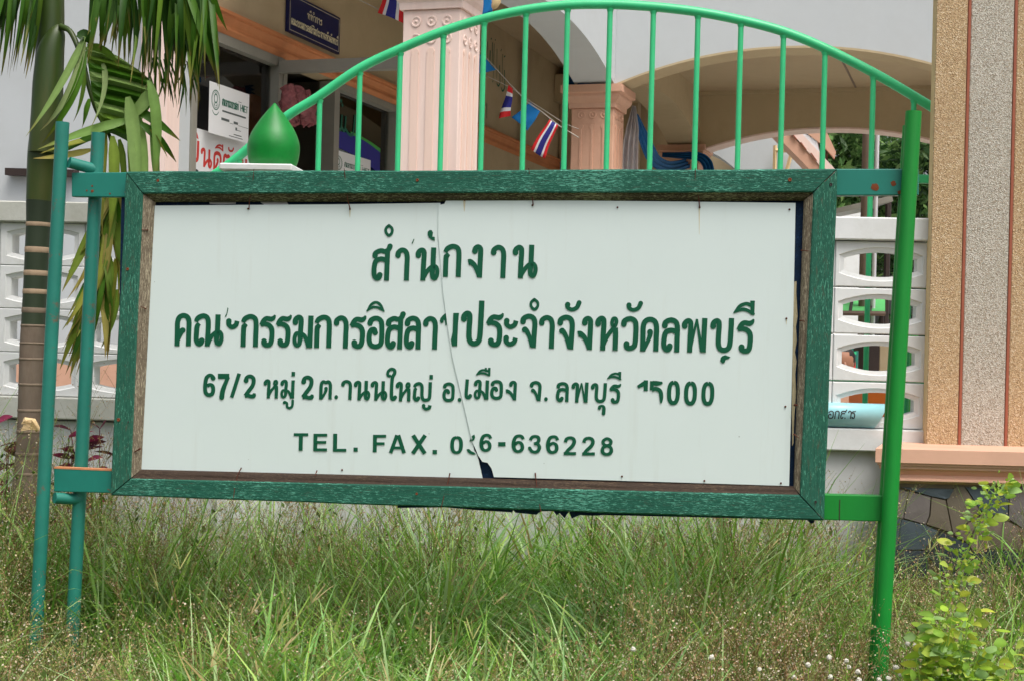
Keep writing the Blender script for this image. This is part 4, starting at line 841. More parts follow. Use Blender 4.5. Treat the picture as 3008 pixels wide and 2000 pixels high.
# navy board over the windows
brd = thing('navy_board', 'navy name board with pale lettering above the shop windows', 'sign', WF.w(-2.35, 3.75, 0))
box('board', WF, -2.825, -1.872, 3.812, 4.112, .004, .03, M['navy'], brd)
m = MB()
for c8 in ((-2.805, -1.892, 4.092, 4.095), (-2.805, -1.892, 3.829, 3.832), (-2.805, -2.801, 3.8325, 4.0915), (-1.896, -1.892, 3.8325, 4.0915)): m.box8(fbox(WF, *c8, .0305, .0315))
m.build('border_line', M['gold'], brd)
def map_w(n): return lambda x, y, h: WF.w(x, -y, n + h)
def text_line(parent, mat, chars, u0, u1, zb, zt, n, t=.17, name='lettering', shear=0.0):
    tot = sum(GL[c][0] for c in chars if c in GL and c != ' ') + .05 * len(chars); k = (u1 - u0) / tot; x = u0; V = []; F = []
    for c_ in chars:
        if c_ == ' ': x += .3 * k; continue
        w = GL[c_][0] * k; v, f = letter_mesh(c_, x, x + w, -zb, -zt, map_w(n), depth=.0006, shear=shear, t=t, base=.0005, n=3)
        o = len(V); V += v; F += [tuple(i + o for i in q) for q in f]; x += w + .05 * k
    obj(name, V, F, mat, parent)
text_line(brd, M['gold'], 'ททาการ', -2.50, -2.22, 3.975, 4.022, .0305, .15)
text_line(brd, M['gold'], 'คณะกรรมการอสลามประจาจงหวดลพบร', -2.78, -1.91, 3.875, 3.925, .0305, .15)
for (u0, u1, z0, z1, ch) in [(-2.46, -2.43, 4.03, 4.05, 'ี'), (-2.40, -2.37, 4.03, 4.05, 'ํ'), (-2.425, -2.36, 3.93, 3.945, 'ิ'), (-2.12, -2.10, 3.93, 3.95, 'ั'), (-2.05, -2.03, 3.93, 3.95, 'ั'), (-1.935, -1.91, 3.93, 3.955, 'ี')]:
    v, f = letter_mesh(ch, u0, u1, -z0, -z1, map_w(.0305), depth=.0006, shear=0, t=.16, base=.0005, n=3); obj('lettering', v, f, M['gold'], brd)
# notice papers on the glass
def ringmesh(u, z, ru, rz, w, n, a0=0, a1=2 * math.pi):
    k = 22; V = []; F = []
    for i in range(k + 1):
        a = a0 + (a1 - a0) * i / k
        for r in (1, 1 - w): V.append(WF.w(u + ru * r * math.cos(a), z + rz * r * math.sin(a), n))
    for i in range(k): F.append((2 * i, 2 * i + 2, 2 * i + 3, 2 * i + 1))
    return V, F
def notice(u0, u1, z0, z1, label, rev=False):
    t = thing('notice_paper', label, 'notice', WF.w((u0 + u1) / 2, z0, 0)); n = .012 if not rev else -.05
    box('paper', WF, u0, u1, z0, z1, n, n + .002, M['paper'], t); n += .0021; W = u1 - u0; H = z1 - z0
    U = lambda a: u0 + W * a
    Z = lambda a: z1 - H * a
    m = MB()
    for r, w in ((.105, .10), (.085, .06)): m.add(*ringmesh(U(.155), Z(.33), W * r, H * r * 1.9, w, n + .0005))
    m.add(*ringmesh(U(.155), Z(.36), W * .115, H * .27, .07, n + .0005, math.radians(225), math.radians(315)))
    m.add(*ringmesh(U(.155), Z(.30), W * .045, H * .10, .3, n + .0007)); m.add([WF.w(U(.11), Z(.37), n + .0009), WF.w(U(.15), Z(.46), n + .0009), WF.w(U(.12), Z(.44), n + .0009)], [(0, 1, 2)]); m.add([WF.w(U(.20), Z(.37), n + .0009), WF.w(U(.16), Z(.46), n + .0009), WF.w(U(.19), Z(.44), n + .0009)], [(0, 1, 2)])
    m.build('emblem', M['ink_green'], t)
    text_line(t, M['ink_green'], 'ศนยอานวยการสอบ', U(.31), U(.73), Z(.40), Z(.26), n, .12)
    text_line(t, M['ink_green'], ['I', 'o-', 'N', 'E', 'T'], U(.77), U(.97), Z(.40), Z(.26), n, .10)
    m = MB()
    for a0, a1, y, h in ((.32, .92, .50, .035), (.30, .50, .66, .05), (.51, .60, .70, .008), (.61, .72, .665, .05), (.73, .99, .70, .008), (.72, .80, .22, .01), (.66, .70, .78, .06), (.70, .80, .80, .012), (.62, .82, .90, .018), (.5, .85, .95, .014)):
        m.box8(fbox(WF, U(a0), U(a1), Z(y) - H * h / 2, Z(y) + H * h / 2, n + .0004, n + .0009))
    m.build('small_print', M['ink_grey'], t); return t
notice(-3.985, -3.40, 2.88, 3.235, 'white notice with a round green emblem taped to the left shop window')
notice(-1.80, -.98, 2.74, 3.05, 'white notice with a green emblem low in the right shop window', True)
# welcome sheet with red brush lettering below the left notice
wl = thing('welcome_sheet', 'white sheet with large red and black brush lettering in the left window', 'notice', WF.w(-3.6, 2.3, 0))
box('sheet', WF, -4.14, -3.05, 2.2, 2.905, -.058, -.054, M['paper'], wl)
for ch, u0, u1, z0, z1 in [('ย', -4.13, -3.98, 2.67, 2.82), ('น', -3.97, -3.80, 2.65, 2.78), ('ด', -3.79, -3.66, 2.645, 2.78), ('ต', -3.65, -3.53, 2.645, 2.78), ('อ', -3.52, -3.42, 2.645, 2.78), ('น', -3.40, -3.26, 2.645, 2.78), ('ร', -3.25, -3.15, 2.645, 2.78), ('ิ', -4.12, -4.0, 2.83, 2.89), ('ี', -3.77, -3.64, 2.79, 2.84), ('ั', -3.58, -3.48, 2.80, 2.84)]:
    v, f = letter_mesh(ch, u0, u1, -z0, -z1, map_w(-.054), depth=.0006, shear=0, t=.2 if ch not in 'ิีั' else .17, base=.0005, n=3); obj('letter', v, f, M['ink_red'], wl)
for ch, u0, u1, z0, z1 in [('ร', -4.15, -4.08, 2.48, 2.56), ('โ', -4.08, -3.98, 2.48, 2.57), ('ง', -3.97, -3.90, 2.48, 2.56), ('ร', -3.89, -3.81, 2.48, 2.56), ('ี', -3.83, -3.73, 2.57, 2.63), ('ย', -3.80, -3.70, 2.48, 2.56), ('น', -3.68, -3.56, 2.48, 2.56)]:
    v, f = letter_mesh(ch, u0, u1, -z0, -z1, map_w(-.054), depth=.0006, shear=0, t=.17, base=.0005, n=3); obj('letter', v, f, M['ink_dark'], wl)
# decal in the right window: green script, blue and green swoosh
dc = thing('window_decal', 'green script and blue swoosh decal on the right shop window', 'decal', WF.w(-1.3, 3.0, 0))
def strip(us, za, zb, n): 
    V = []; F = []
    for i, (u, a, b_) in enumerate(zip(us, za, zb)): V += [WF.w(u, a, n), WF.w(u, b_, n)]
    return V, [(2 * i, 2 * i + 1, 2 * i + 3, 2 * i + 2) for i in range(len(us) - 1)]
us = np.linspace(-1.79, -.75, 12); tt = np.linspace(0, 1, 12)
v, f = strip(us, 3.20 - .05 * tt + .05 * np.sin(tt * 3), 3.08 - .13 * tt + .03 * np.sin(tt * 3), -.056); obj('blue_swoosh', v, f, M['flag_blue'], dc)
v, f = strip(us[4:], (3.24 - .06 * tt + .03 * np.sin(tt * 3))[4:], (3.201 - .05 * tt + .05 * np.sin(tt * 3) - .01)[4:] , -.055); obj('green_swoosh', v, f, M['green_door'], dc)
for pts in [[(-1.78, 3.26), (-1.74, 3.30), (-1.72, 3.25), (-1.77, 3.235)], [(-1.70, 3.33), (-1.69, 3.25), (-1.62, 3.235), (-1.60, 3.36)], [(-1.60, 3.25), (-1.54, 3.235), (-1.52, 3.36)], [(-1.52, 3.25), (-1.44, 3.215), (-1.36, 3.24), (-1.33, 3.40)]]:
    Lp, Rp = ribbon(np.array(catmull(pts, 5)), [.028] * (len(pts) * 5 - 4)); k = len(Lp)
    obj('script', [WF.w(p[0], p[1], -.054) for p in Lp + Rp], [(i, i + 1, k + i + 1, k + i) for i in range(k - 1)], M['ink_green'], dc)
for u, z in ((-1.70, 3.42), (-1.60, 3.44), (-1.63, 3.47)):
    obj('script', [WF.w(u + dx, z + dz, -.054) for dx, dz in ((0, -.02), (.025, 0), (0, .02), (-.025, 0))], [(0, 1, 2, 3)], M['ink_green'], dc)
# dark green Arabic lettering painted on the passage wall
ar = []
def astroke(pts, w): ar.append((pts, w))
for pts, w in [([(2.00, 4.68), (2.01, 4.50)], .016), ([(2.09, 4.60), (2.08, 4.40)], .03), ([(2.16, 4.70), (2.17, 4.42)], .022), ([(2.22, 4.70), (2.21, 4.32), (2.19, 4.28)], .016), ([(2.32, 4.66), (2.33, 4.34)], .016), ([(2.42, 4.50), (2.45, 4.33), (2.40, 4.27), (2.34, 4.29)], .024), ([(2.52, 4.64), (2.53, 4.34)], .016), ([(2.60, 4.48), (2.62, 4.30), (2.55, 4.24), (2.49, 4.27)], .026), ([(2.57, 4.62), (2.62, 4.64)], .018), ([(2.10, 4.72), (2.13, 4.74)], .02), ([(2.45, 4.66), (2.48, 4.69)], .016), ([(2.24, 4.74), (2.27, 4.75)], .016), ([(2.02, 4.02), (2.03, 3.86)], .02)]: astroke(pts, w)
at_ = thing('wall_lettering', 'dark green Arabic lettering painted on the beige passage wall', 'lettering', WF.w(2.3, 3.8, 0))
for pts, w in ar:
    q = np.array(catmull(pts, 5)) if len(pts) > 2 else np.array(pts); Lp, Rp = ribbon(q, np.linspace(w, w * .7, len(q))); k = len(Lp)
    obj('script', [WF.w(p[0], p[1], .004) for p in Lp + Rp], [(i, i + 1, k + i + 1, k + i) for i in range(k - 1)], M['ink_green'], at_)
# hanging fabric bundle in the doorway
def blob_cloth(name, label, cat, cx, cy, d, parts):
    t = thing(name, label, cat, at(cx, cy, d))
    for nm, pts, rad, mt in parts:
        P = [at(x, y, d + dd) for x, y, dd in pts]; v, f = tube([p for p in catmull(P, 4)], list(np.interp(np.linspace(0, 1, len(P) * 4 - 3), np.linspace(0, 1, len(rad)), rad)), 9)
        v = np.array(v); v += (rng.random(v.shape) - .5) * .034; obj(nm, v, f, M[mt], t, smooth=True)
    return t
blob_cloth('garment_bundle', 'pink and red printed garments hanging in the dark doorway', 'clothes', 870, 375, 11.3, [('garment', [(845, 255, 0), (850, 300, 0), (858, 345, .02), (870, 366, 0)], [.05, .07, .06, .03], 'cloth_pink'), ('garment', [(872, 262, .05), (882, 300, .04), (895, 340, .05), (905, 368, .05)], [.045, .06, .055, .035], 'cloth_pink'), ('garment', [(900, 270, .1), (912, 320, .1), (918, 368, .1)], [.03, .04, .03], 'cloth_pink')])

# ------------------------------------------------------------------ bunting and draped cloth in the portico
def cloth_grid(name, corners, d, stripes, parent, nu=10, nv=8, amp=.02, across=True):
    """flag from its four corners (top left, top right, bottom right, bottom left); stripes = [(share, material)] across its width or its length"""
    C4 = [at(x, y, d + dd) for x, y, dd in corners]; V = []; F = []; ph = rng.random() * 6
    for j in range(nv + 1):
        for i in range(nu + 1):
            s_, t = i / nu, j / nv; P = (C4[0] * (1 - s_) + C4[1] * s_) * (1 - t) + (C4[3] * (1 - s_) + C4[2] * s_) * t
            P = P + CF * amp * math.sin(ph + s_ * 5 + t * 3.5) * t + np.array([amp * .4 * math.sin(ph + t * 6), 0, 0]) * t; V.append(P)
    F = [(j * (nu + 1) + i, j * (nu + 1) + i + 1, (j + 1) * (nu + 1) + i + 1, (j + 1) * (nu + 1) + i) for j in range(nv) for i in range(nu)]
    o = obj(name, V, F, M[stripes[0][1]], parent, smooth=True); me = o.data; names = [stripes[0][1]]
    for _, m in stripes:
        if m not in names: names.append(m); me.materials.append(M[m])
    cum = np.cumsum([a for a, _ in stripes]) / sum(a for a, _ in stripes)
    for j in range(nv):
        for i in range(nu):
            t = (i + .5) / nu if across else (j + .5) / nv; k = int(np.searchsorted(cum, t)); me.polygons[j * nu + i].material_index = names.index(stripes[min(k, len(stripes) - 1)][1])
    sd = o.modifiers.new('solid', 'SOLIDIFY'); sd.thickness = .002; return o
THAI = [(1, 'flag_red'), (1, 'flag_white'), (2, 'flag_blue'), (1, 'flag_white'), (1, 'flag_red')]; CY = [(1, 'flag_cyan')]
bun = thing('bunting', 'string of small striped and sky blue flags sagging below the portico arch', 'bunting', at(1550, 300, 12.2))
v, f = tube([at(x, y, 12.2) for x, y in [(1380, 125), (1425, 167), (1500, 250), (1550, 302), (1590, 328), (1645, 372), (1700, 405)]], .004, 5); obj('string', v, f, M['string'], bun)
v, f = tube([at(x, y, 12.4) for x, y in [(1380, 200), (1500, 258), (1560, 300), (1660, 365), (1700, 380)]], .0025, 5); obj('string', v, f, M['string'], bun)
cloth_grid('flag', [(1408, 160, 0), (1432, 178, 0), (1456, 207, .02), (1405, 217, .02)], 12.2, CY, bun, amp=.01)
cloth_grid('flag', [(1494, 250, 0), (1506, 262, 0), (1501, 340, .03), (1466, 350, .03)], 12.2, THAI, bun, 6, 16, .02, False)
cloth_grid('flag', [(1556, 302, 0), (1588, 326, 0), (1552, 384, .03), (1505, 345, .03)], 12.2, CY, bun, amp=.02)
cloth_grid('flag', [(1614, 352, 0), (1640, 368, 0), (1598, 468, .03), (1556, 440, .03)], 12.2, THAI, bun, 16, 8, .02, True)
cloth_grid('flag', [(1395, 165, 0), (1409, 178, 0), (1410, 205, .02), (1396, 200, .02)], 12.25, [(1, 'flag_red')], bun, 4, 4, .01)
bun2 = thing('bunting', 'string with a striped flag crossing the top behind the pale column', 'bunting', at(1200, -20, 11.0))
v, f = tube([at(x, y, 11.0) for x, y in [(940, -60), (1062, 4), (1120, 32), (1190, 68), (1300, 130)]], .003, 5); obj('string', v, f, M['string'], bun2)
cloth_grid('flag', [(1135, -46, 0), (1180, -40, 0), (1187, 68, .03), (1112, 38, .03)], 10.95, THAI, bun2, 16, 8, .015, True)
fl = thing('blue_pennant', 'small sky blue pennant beside the capital of the pale column', 'flag', at(1430, 40, 9.6)); cloth_grid('flag', [(1421, -30, 0), (1438, -30, 0), (1449, 38, .02), (1418, 45, .02)], 9.6, CY, fl, amp=.01)
v, f = tube([at(1460, -20, 9.55), at(1459, 5, 9.55), at(1452, 20, 9.55), at(1447, 26, 9.55)], [.02, .028, .022, .008], 10); obj('knob', v, f, M['trim_cream'], fl, smooth=True)
def drape(name, label, path, widths, mat, d, pleats=5, cat='drape', amp=.03):
    P = catmull([at(x, y, d + dd) for x, y, dd in path], 5); Wd = np.interp(np.linspace(0, 1, len(P)), np.linspace(0, 1, len(widths)), widths); V = []; F = []; m = 18
    for i, p in enumerate(P):
        t = P[min(i + 1, len(P) - 1)] - P[max(i - 1, 0)]; t = t / np.linalg.norm(t); sd = np.cross(t, CF); sd /= np.linalg.norm(sd)
        for j in range(m + 1):
            s_ = j / m - .5; V.append(p + sd * s_ * Wd[i] + CF * amp * math.sin(s_ * pleats * 2 * math.pi + i * .15))
    F = [(i * (m + 1) + j, i * (m + 1) + j + 1, (i + 1) * (m + 1) + j + 1, (i + 1) * (m + 1) + j) for i in range(len(P) - 1) for j in range(m)]
    o = obj(name, V, F, M[mat], None, smooth=True); sd = o.modifiers.new('solid', 'SOLIDIFY'); sd.thickness = .004; return tag(o, label, cat)
drape('blue_drape', 'deep blue cloth folded over the orange column capital', [(1668, 240, -.1), (1720, 246, -.2), (1780, 250, -.2), (1828, 260, -.1)], [.12, .11, .09, .04], 'cloth_blue', 13.7, 3)
drape('white_drape', 'off-white cloth hanging behind the right side of the orange column', [(1862, 312, 0), (1856, 380, 0), (1851, 440, 0), (1850, 520, 0)], [.03, .12, .14, .15], 'cloth_white', 14.1, 3)
drape('blue_drape', 'deep blue cloth slung from the orange column down to the far column', [(1868, 340, 0), (1892, 410, .6), (1922, 470, 1.2), (1965, 492, 2.0), (2010, 484, 3.0), (2045, 468, 3.6)], [.05, .12, .16, .14, .12, .10], 'cloth_blue', 14.2, 3)
drape('blue_drape', 'deep blue cloth wrapped over the capital of the far column', [(1945, 455, 0), (2000, 458, -.05), (2050, 462, -.1), (2075, 480, -.1), (2085, 520, -.05)], [.05, .07, .10, .12, .12], 'cloth_blue', 17.25, 3)
drape('blue_drape', 'deep blue cloth edge hanging left of the orange column', [(1658, 440, 0), (1655, 480, 0), (1653, 540, 0)], [.03, .06, .07], 'cloth_blue', 14.4, 2)

# ------------------------------------------------------------------ far house and outside stair seen through the rear arch
HF = Frame(at(2200, 400, 23.0)[:2], -12)
hs_ = thing('far_house', 'white house with an arched opening seen through the rear arch', 'house', HF.w(0, 0, 0))
def hz(x, y): return HF.uz(x, y)
ua, ub_ = hz(2120, 400)[0], hz(2345, 400)[0]; zA = hz(2110, 437)[1]
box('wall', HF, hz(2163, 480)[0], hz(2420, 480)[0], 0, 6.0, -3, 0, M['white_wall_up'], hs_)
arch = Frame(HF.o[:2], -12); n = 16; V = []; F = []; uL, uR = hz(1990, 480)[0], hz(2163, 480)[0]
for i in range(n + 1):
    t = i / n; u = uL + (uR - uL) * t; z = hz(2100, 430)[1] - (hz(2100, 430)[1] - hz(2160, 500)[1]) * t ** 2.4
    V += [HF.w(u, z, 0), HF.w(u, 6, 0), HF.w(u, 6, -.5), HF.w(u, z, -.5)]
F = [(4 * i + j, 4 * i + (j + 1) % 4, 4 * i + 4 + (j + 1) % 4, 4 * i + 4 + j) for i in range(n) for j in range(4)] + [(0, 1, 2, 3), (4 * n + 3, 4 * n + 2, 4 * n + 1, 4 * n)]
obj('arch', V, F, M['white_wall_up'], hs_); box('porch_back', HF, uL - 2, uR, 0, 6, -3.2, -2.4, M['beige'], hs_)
fx = thing('louvre_frame', 'weathered grey frame leaning on the far white house', 'frame', HF.w(*hz(2300, 520), .1)); m = MB()
for a, c in (((2278, 432), (2276, 520)), ((2278, 447), (2328, 447)), ((2328, 447), (2308, 520))):
    A_, C_ = HF.w(*hz(*a), .15), HF.w(*hz(*c), .15); v, f = tube([A_, C_], .03, 4); m.add(v, f)
m.build('bars', M['trim_cream'], fx)
SF = Frame(at(2350, 430, 21.0)[:2], -8)
st = thing('outside_stair', 'peach outside stair with white lattice balustrade beyond the rear arch', 'stair', SF.w(0, 2, 0))
def sz(x, y): return SF.uz(x, y)
for nm, q, mt, n0, n1 in [('stringer', [(2255, 372), (2300, 372), (2450, 520), (2400, 520)], 'peach', -.6, -.02), ('fascia', [(2310, 372), (2336, 372), (2460, 505), (2436, 520)], 'peach_pale', -.5, 0), ('hand_rail', [(2318, 352), (2420, 368), (2456, 448), (2452, 466), (2420, 430)], 'peach', -.12, -.01), ('newel', [(2398, 360), (2434, 360), (2434, 500), (2398, 475)], 'bark', -.25, -.13)]:
    v, f = prism(SF, [sz(*p) for p in q], n0, n1); obj(nm, v, f, M[mt], st)
for i in range(7):
    for dx in (0, 8):
        a, c = (2334 + i * 10, 372 + i * 6 + dx), (2350 + i * 9, 390 + i * 12 + dx); v, f = tube([SF.w(*sz(*a), -.05), SF.w(*sz(*c), -.05)], .035, 5); obj('lattice_bar', v, f, M['white_pipe'], st)
for x in (2322, 2350, 2380, 2408):
    y = 390 + (x - 2322) * 1.05; v, f = prism(SF, [sz(*p) for p in [(x, y), (x + 4, y), (x + 20, y + 22), (x + 16, y + 22)]], .001, .02); obj('slot', v, f, M['joint'], st)

# ------------------------------------------------------------------ things glimpsed beyond the pierced wall
def slab(name, label, cat, quad, d, th, mat):
    P = [at(x, y, d) for x, y in quad]; V = P + [p + CF * th for p in P]; return tag(obj(name, V, BOXF, M[mat]), label, cat)
def pole(name, label, x, y0, d, r, mat, z0=.06):
    a = at(x, y0, d); v, f = tube([a, (a[0], a[1], z0)], r, 10); return tag(obj(name, v, f, M[mat], smooth=True), label, 'pole')
pole('grey_pole', 'brown-grey pole behind the mint gate beside the pillar', 2549, 330, 18.6, .058, 'brown_pole', .06)
pole('white_pipe', 'thin white pipe standing beside the brown-grey pole', 2579, 330, 18.4, .026, 'white_pipe', .06)
gd = thing('green_door', 'green door leaf seen through the last pierced openings', 'door', at(2676, 1500, 8.3)); gx = at(2676, 1100, 8.3)
obj('leaf', [(gx[0] - .035, gx[1], .06), (gx[0] + .035, gx[1], .06), (gx[0] + .035, gx[1], 1.62), (gx[0] - .035, gx[1], 1.62), (gx[0] - .035, gx[1] + .04, .06), (gx[0] + .035, gx[1] + .04, .06), (gx[0] + .035, gx[1] + .04, 1.62), (gx[0] - .035, gx[1] + .04, 1.62)], BOXF, M['green_door'], gd); v, f = tube([(gx[0] + .02, gx[1] - .02, 1.10), (gx[0] + .02, gx[1] - .02, 1.2)], .006, 6); obj('handle', v, f, M['white_pipe'], gd)
def zbox(name, label, cat, x0, x1, y0, d, th, mat, z0=.06):
    a, c = at(x0, y0, d), at(x1, y0, d); V = [(a[0], d, z0), (c[0], d, z0), (c[0], d, c[2]), (a[0], d, a[2]), (a[0], d + th, z0), (c[0], d + th, z0), (c[0], d + th, c[2]), (a[0], d + th, a[2])]
    return tag(obj(name, V, BOXF, M[mat]), label, cat)
zbox('orange_bin', 'orange box glimpsed through the lowest pierced opening', 'box', 2552, 2640, 1150, 8.6, .5, 'orange')
zbox('peach_step', 'peach low wall glimpsed through the lowest pierced opening', 'wall', 2440, 2532, 1162, 9.4, .4, 'peach')
zbox('beige_kiosk', 'beige kiosk wall seen through the third pierced opening', 'kiosk', 2586, 2720, 1000, 16.0, 1.5, 'beige')
zbox('grey_cabinet', 'dark grey cabinet beside the beige kiosk', 'cabinet', 2540, 2584, 1000, 15.0, .6, 'metal_dark')
rk = thing('red_rack', 'red and teal rack seen through the third pierced opening', 'rack', at(2500, 1300, 13.0))
for x0, x1, y0, y1, mt in [(2488, 2502, 1052, 1076, 'red'), (2507, 2513, 1054, 1080, 'red'), (2466, 2474, 1022, 1052, 'green_door'), (2476, 2480, 1022, 1060, 'red'), (2482, 2516, 1033, 1040, 'rail_green'), (2503, 2507, 1020, 1085, 'teal')]:
    P = [at(x, y, 13.0) for x, y in ((x0, y1), (x1, y1), (x1, y0), (x0, y0))]; obj('panel', P + [p + CF * .1 for p in P], BOXF, M[mt], rk)
for x in (2470, 2515): a = at(x, 1030, 13.06); v, f = tube([a, (a[0], a[1], .06)], .02, 6); obj('leg', v, f, M['teal'], rk)
aw = thing('green_awning', 'light green awning on dark ribs seen through the second opening', 'awning', at(2500, 900, 19.0))
V = [at(x, y, d) for x, y, d in ((2440, 888, 19), (2600, 878, 19), (2600, 922, 18), (2440, 918, 18))]; obj('canopy', V + [p + np.array([0, 0, -.02]) for p in V], BOXF, M['awning'], aw)
for x in (2440, 2497, 2555): v, f = tube([at(x + 6, 884, 18.95), at(x, 920, 17.96), ], .02, 5); obj('rib', v, f, M['metal_dark'], aw)
for x in (2440, 2590): a = at(x, 918, 18); v, f = tube([a, (a[0], a[1], .06)], .03, 6); obj('leg', v, f, M['metal_dark'], aw)
v, f = tube([at(2440, 920, 17.9), at(2600, 922, 17.9)], .03, 5); obj('eave_bar', v, f, M['brown_pole'], aw)
ga = thing('grey_roof_edge', 'sloping grey metal roof edge in front of the trees', 'roof', at(2530, 800, 19.5)); V = [at(x, y, d) for x, y, d in ((2380, 630, 19), (2620, 575, 19), (2624, 592, 19), (2380, 644, 19))]; obj('sheet', V + [p + CF * 1.5 for p in V], BOXF, M['alu'], ga)
for x, y in ((2440, 625), (2610, 590)): a = at(x, y, 19.5); v, f = tube([a, (a[0], a[1], .06)], .04, 6); obj('leg', v, f, M['metal_dark'], ga)
zbox('pale_shed', 'pale rendered shed low behind the trees and wall coping', 'shed', 2380, 2530, 612, 25, 2, 'white_wall')
# a person beyond the wall, only the head shows through the opening
hd = at(2474, 1066, 11.0); hx, hy, hzv = hd
pm = bpy.data.meshes.new('person'); J = {'pel': (0, 0, -.62), 'chest': (0, .02, -.30), 'neck': (0, 0, -.13), 'head': (0, -.01, -.02), 'top': (0, -.005, .055), 'ls': (-.17, .02, -.22), 'le': (-.22, .0, -.48), 'lh': (-.16, -.18, -.62), 'rs': (.17, .02, -.22), 're': (.22, 0, -.48), 'rh': (.16, -.18, -.62), 'lk': (-.1, -.02, -hzv * .5 - .28), 'rk': (.1, -.02, -hzv * .5 - .28), 'lf': (-.1, .02, -hzv + .12), 'rf': (.1, .02, -hzv + .12), 'lt': (-.1, -.14, -hzv + .10), 'rt': (.1, -.14, -hzv + .10)}
ks = list(J); ed = [('pel', 'chest'), ('chest', 'neck'), ('neck', 'head'), ('head', 'top'), ('chest', 'ls'), ('ls', 'le'), ('le', 'lh'), ('chest', 'rs'), ('rs', 're'), ('re', 'rh'), ('pel', 'lk'), ('lk', 'lf'), ('lf', 'lt'), ('pel', 'rk'), ('rk', 'rf'), ('rf', 'rt')]
pm.from_pydata([J[k] for k in ks], [(ks.index(a), ks.index(b_)) for a, b_ in ed], []); pm.materials.append(M['shirt'])
po = link(bpy.data.objects.new('person', pm)); po.location = (hx, hy, hzv)
tag(po, 'dark-haired person in dark clothes whose head shows through the third opening', 'person'); sk = po.modifiers.new('skin', 'SKIN'); rad = {'pel': .14, 'chest': .14, 'neck': .06, 'head': .085, 'top': .07, 'ls': .06, 'le': .045, 'lh': .035, 'rs': .06, 're': .045, 'rh': .035, 'lk': .07, 'rk': .07, 'lf': .045, 'rf': .045, 'lt': .04, 'rt': .04}
for i, k in enumerate(ks): pm.skin_vertices[0].data[i].radius = (rad[k], rad[k]); pm.skin_vertices[0].data[i].use_root = (k == 'pel')
po.modifiers.new('sub', 'SUBSURF').levels = 2; po.modifiers['sub'].render_levels = 2
v, f = lathe((hx, hy - .005, hzv - .09), [(.02, 0), (.055, .012), (.078, .05), (.086, .09), (.086, .13), (.07, .17), (.03, .19)], 16); fc = obj('face', v, f, M['skin'], po, smooth=True)
v, f = tube([(hx, hy - .085, hzv + .005), (hx, hy - .105, hzv - .02), (hx, hy - .085, hzv - .03)], .012, 6); obj('nose', v, f, M['skin'], fc, smooth=True)
v, f = lathe((hx + .004, hy + .012, hzv - .02), [(.088, 0), (.094, .04), (.092, .08), (.075, .115), (.03, .135)], 16); obj('hair', v, f, M['hair'], po, smooth=True)

# ------------------------------------------------------------------ trees beyond the yard
def tree(name, label, base, h, crown, nclump, nleaf, leaf, cols, seed):
    r = np.random.default_rng(seed); t = thing(name, label, 'tree', base, 'trees beyond the yard'); bx, by = base[0], base[1]
    tips = []; v, f = tube([(bx, by, 0), (bx + .08, by, h * .25), (bx - .05, by, h * .5), (bx + .05, by, h * .8)], [.16, .13, .10, .05], 9); trunk = obj('trunk', v, f, M['bark'], t, smooth=True)
    cs = []
    for i in range(nclump):
        d = r.normal(size=3); d /= np.linalg.norm(d); rr = r.random() ** .5; c_ = np.array(crown[:3]) + d * np.array(crown[3:]) * rr; cs.append(c_)
        if i < 10:
            s0 = np.array([bx, by, h * (.35 + .04 * i)]); v, f = tube([s0, (s0 + c_) / 2 + r.normal(size=3) * .1, c_], [.05, .03, .012], 6); obj('limb', v, f, M['bark'], trunk, smooth=True)
    n = nclump * nleaf; C = np.repeat(np.array(cs), nleaf, 0) + r.normal(size=(n, 3)) * np.array([.26, .26, .2]); a = r.random(n) * 6.283; el = r.normal(size=n) * .6 - .35
    ax = np.stack([np.cos(a) * np.cos(el), np.sin(a) * np.cos(el), np.sin(el)], 1); sd = np.cross(ax, r.normal(size=(n, 3))); sd /= np.linalg.norm(sd, axis=1)[:, None]
    L = leaf * (.7 + .6 * r.random(n))[:, None]; V = np.stack([C, C + ax * L * .5 + sd * L * .16, C + ax * L, C + ax * L * .5 - sd * L * .16], 1).reshape(-1, 3)
    cc = np.array(cols)[r.integers(0, len(cols), n)] * (.7 + .6 * r.random((n, 1))); obj('crown', V, np.arange(4 * n).reshape(n, 4), M['tree_leaf'], t, colors=np.repeat(cc, 4, 0))
GT2 = [srgb(84, 122, 62), srgb(104, 140, 76), srgb(128, 160, 92), srgb(66, 100, 50)]
GT = [srgb(52, 84, 40), srgb(72, 104, 52), srgb(96, 126, 66), srgb(40, 66, 34)]
tree('leafy_tree', 'long-leaved tree behind the stair, sky showing through its crown', (6.0, 27.5, 0), 6.2, (6.0, 27.5, 4.3, 1.3, 1.3, 1.9), 60, 130, .22, GT2, 3)
tree('leafy_tree', 'dense dark tree beside the pebble pillar beyond the yard', (7.6, 25.5, 0), 6.0, (7.5, 25.5, 3.4, 1.25, 1.2, 2.5), 80, 150, .22, GT, 5)
tree('leafy_tree', 'tall tree farthest right behind the portico', (9.6, 28, 0), 7.0, (9.4, 28, 4.2, 1.6, 1.5, 2.6), 60, 120, .24, GT, 8)

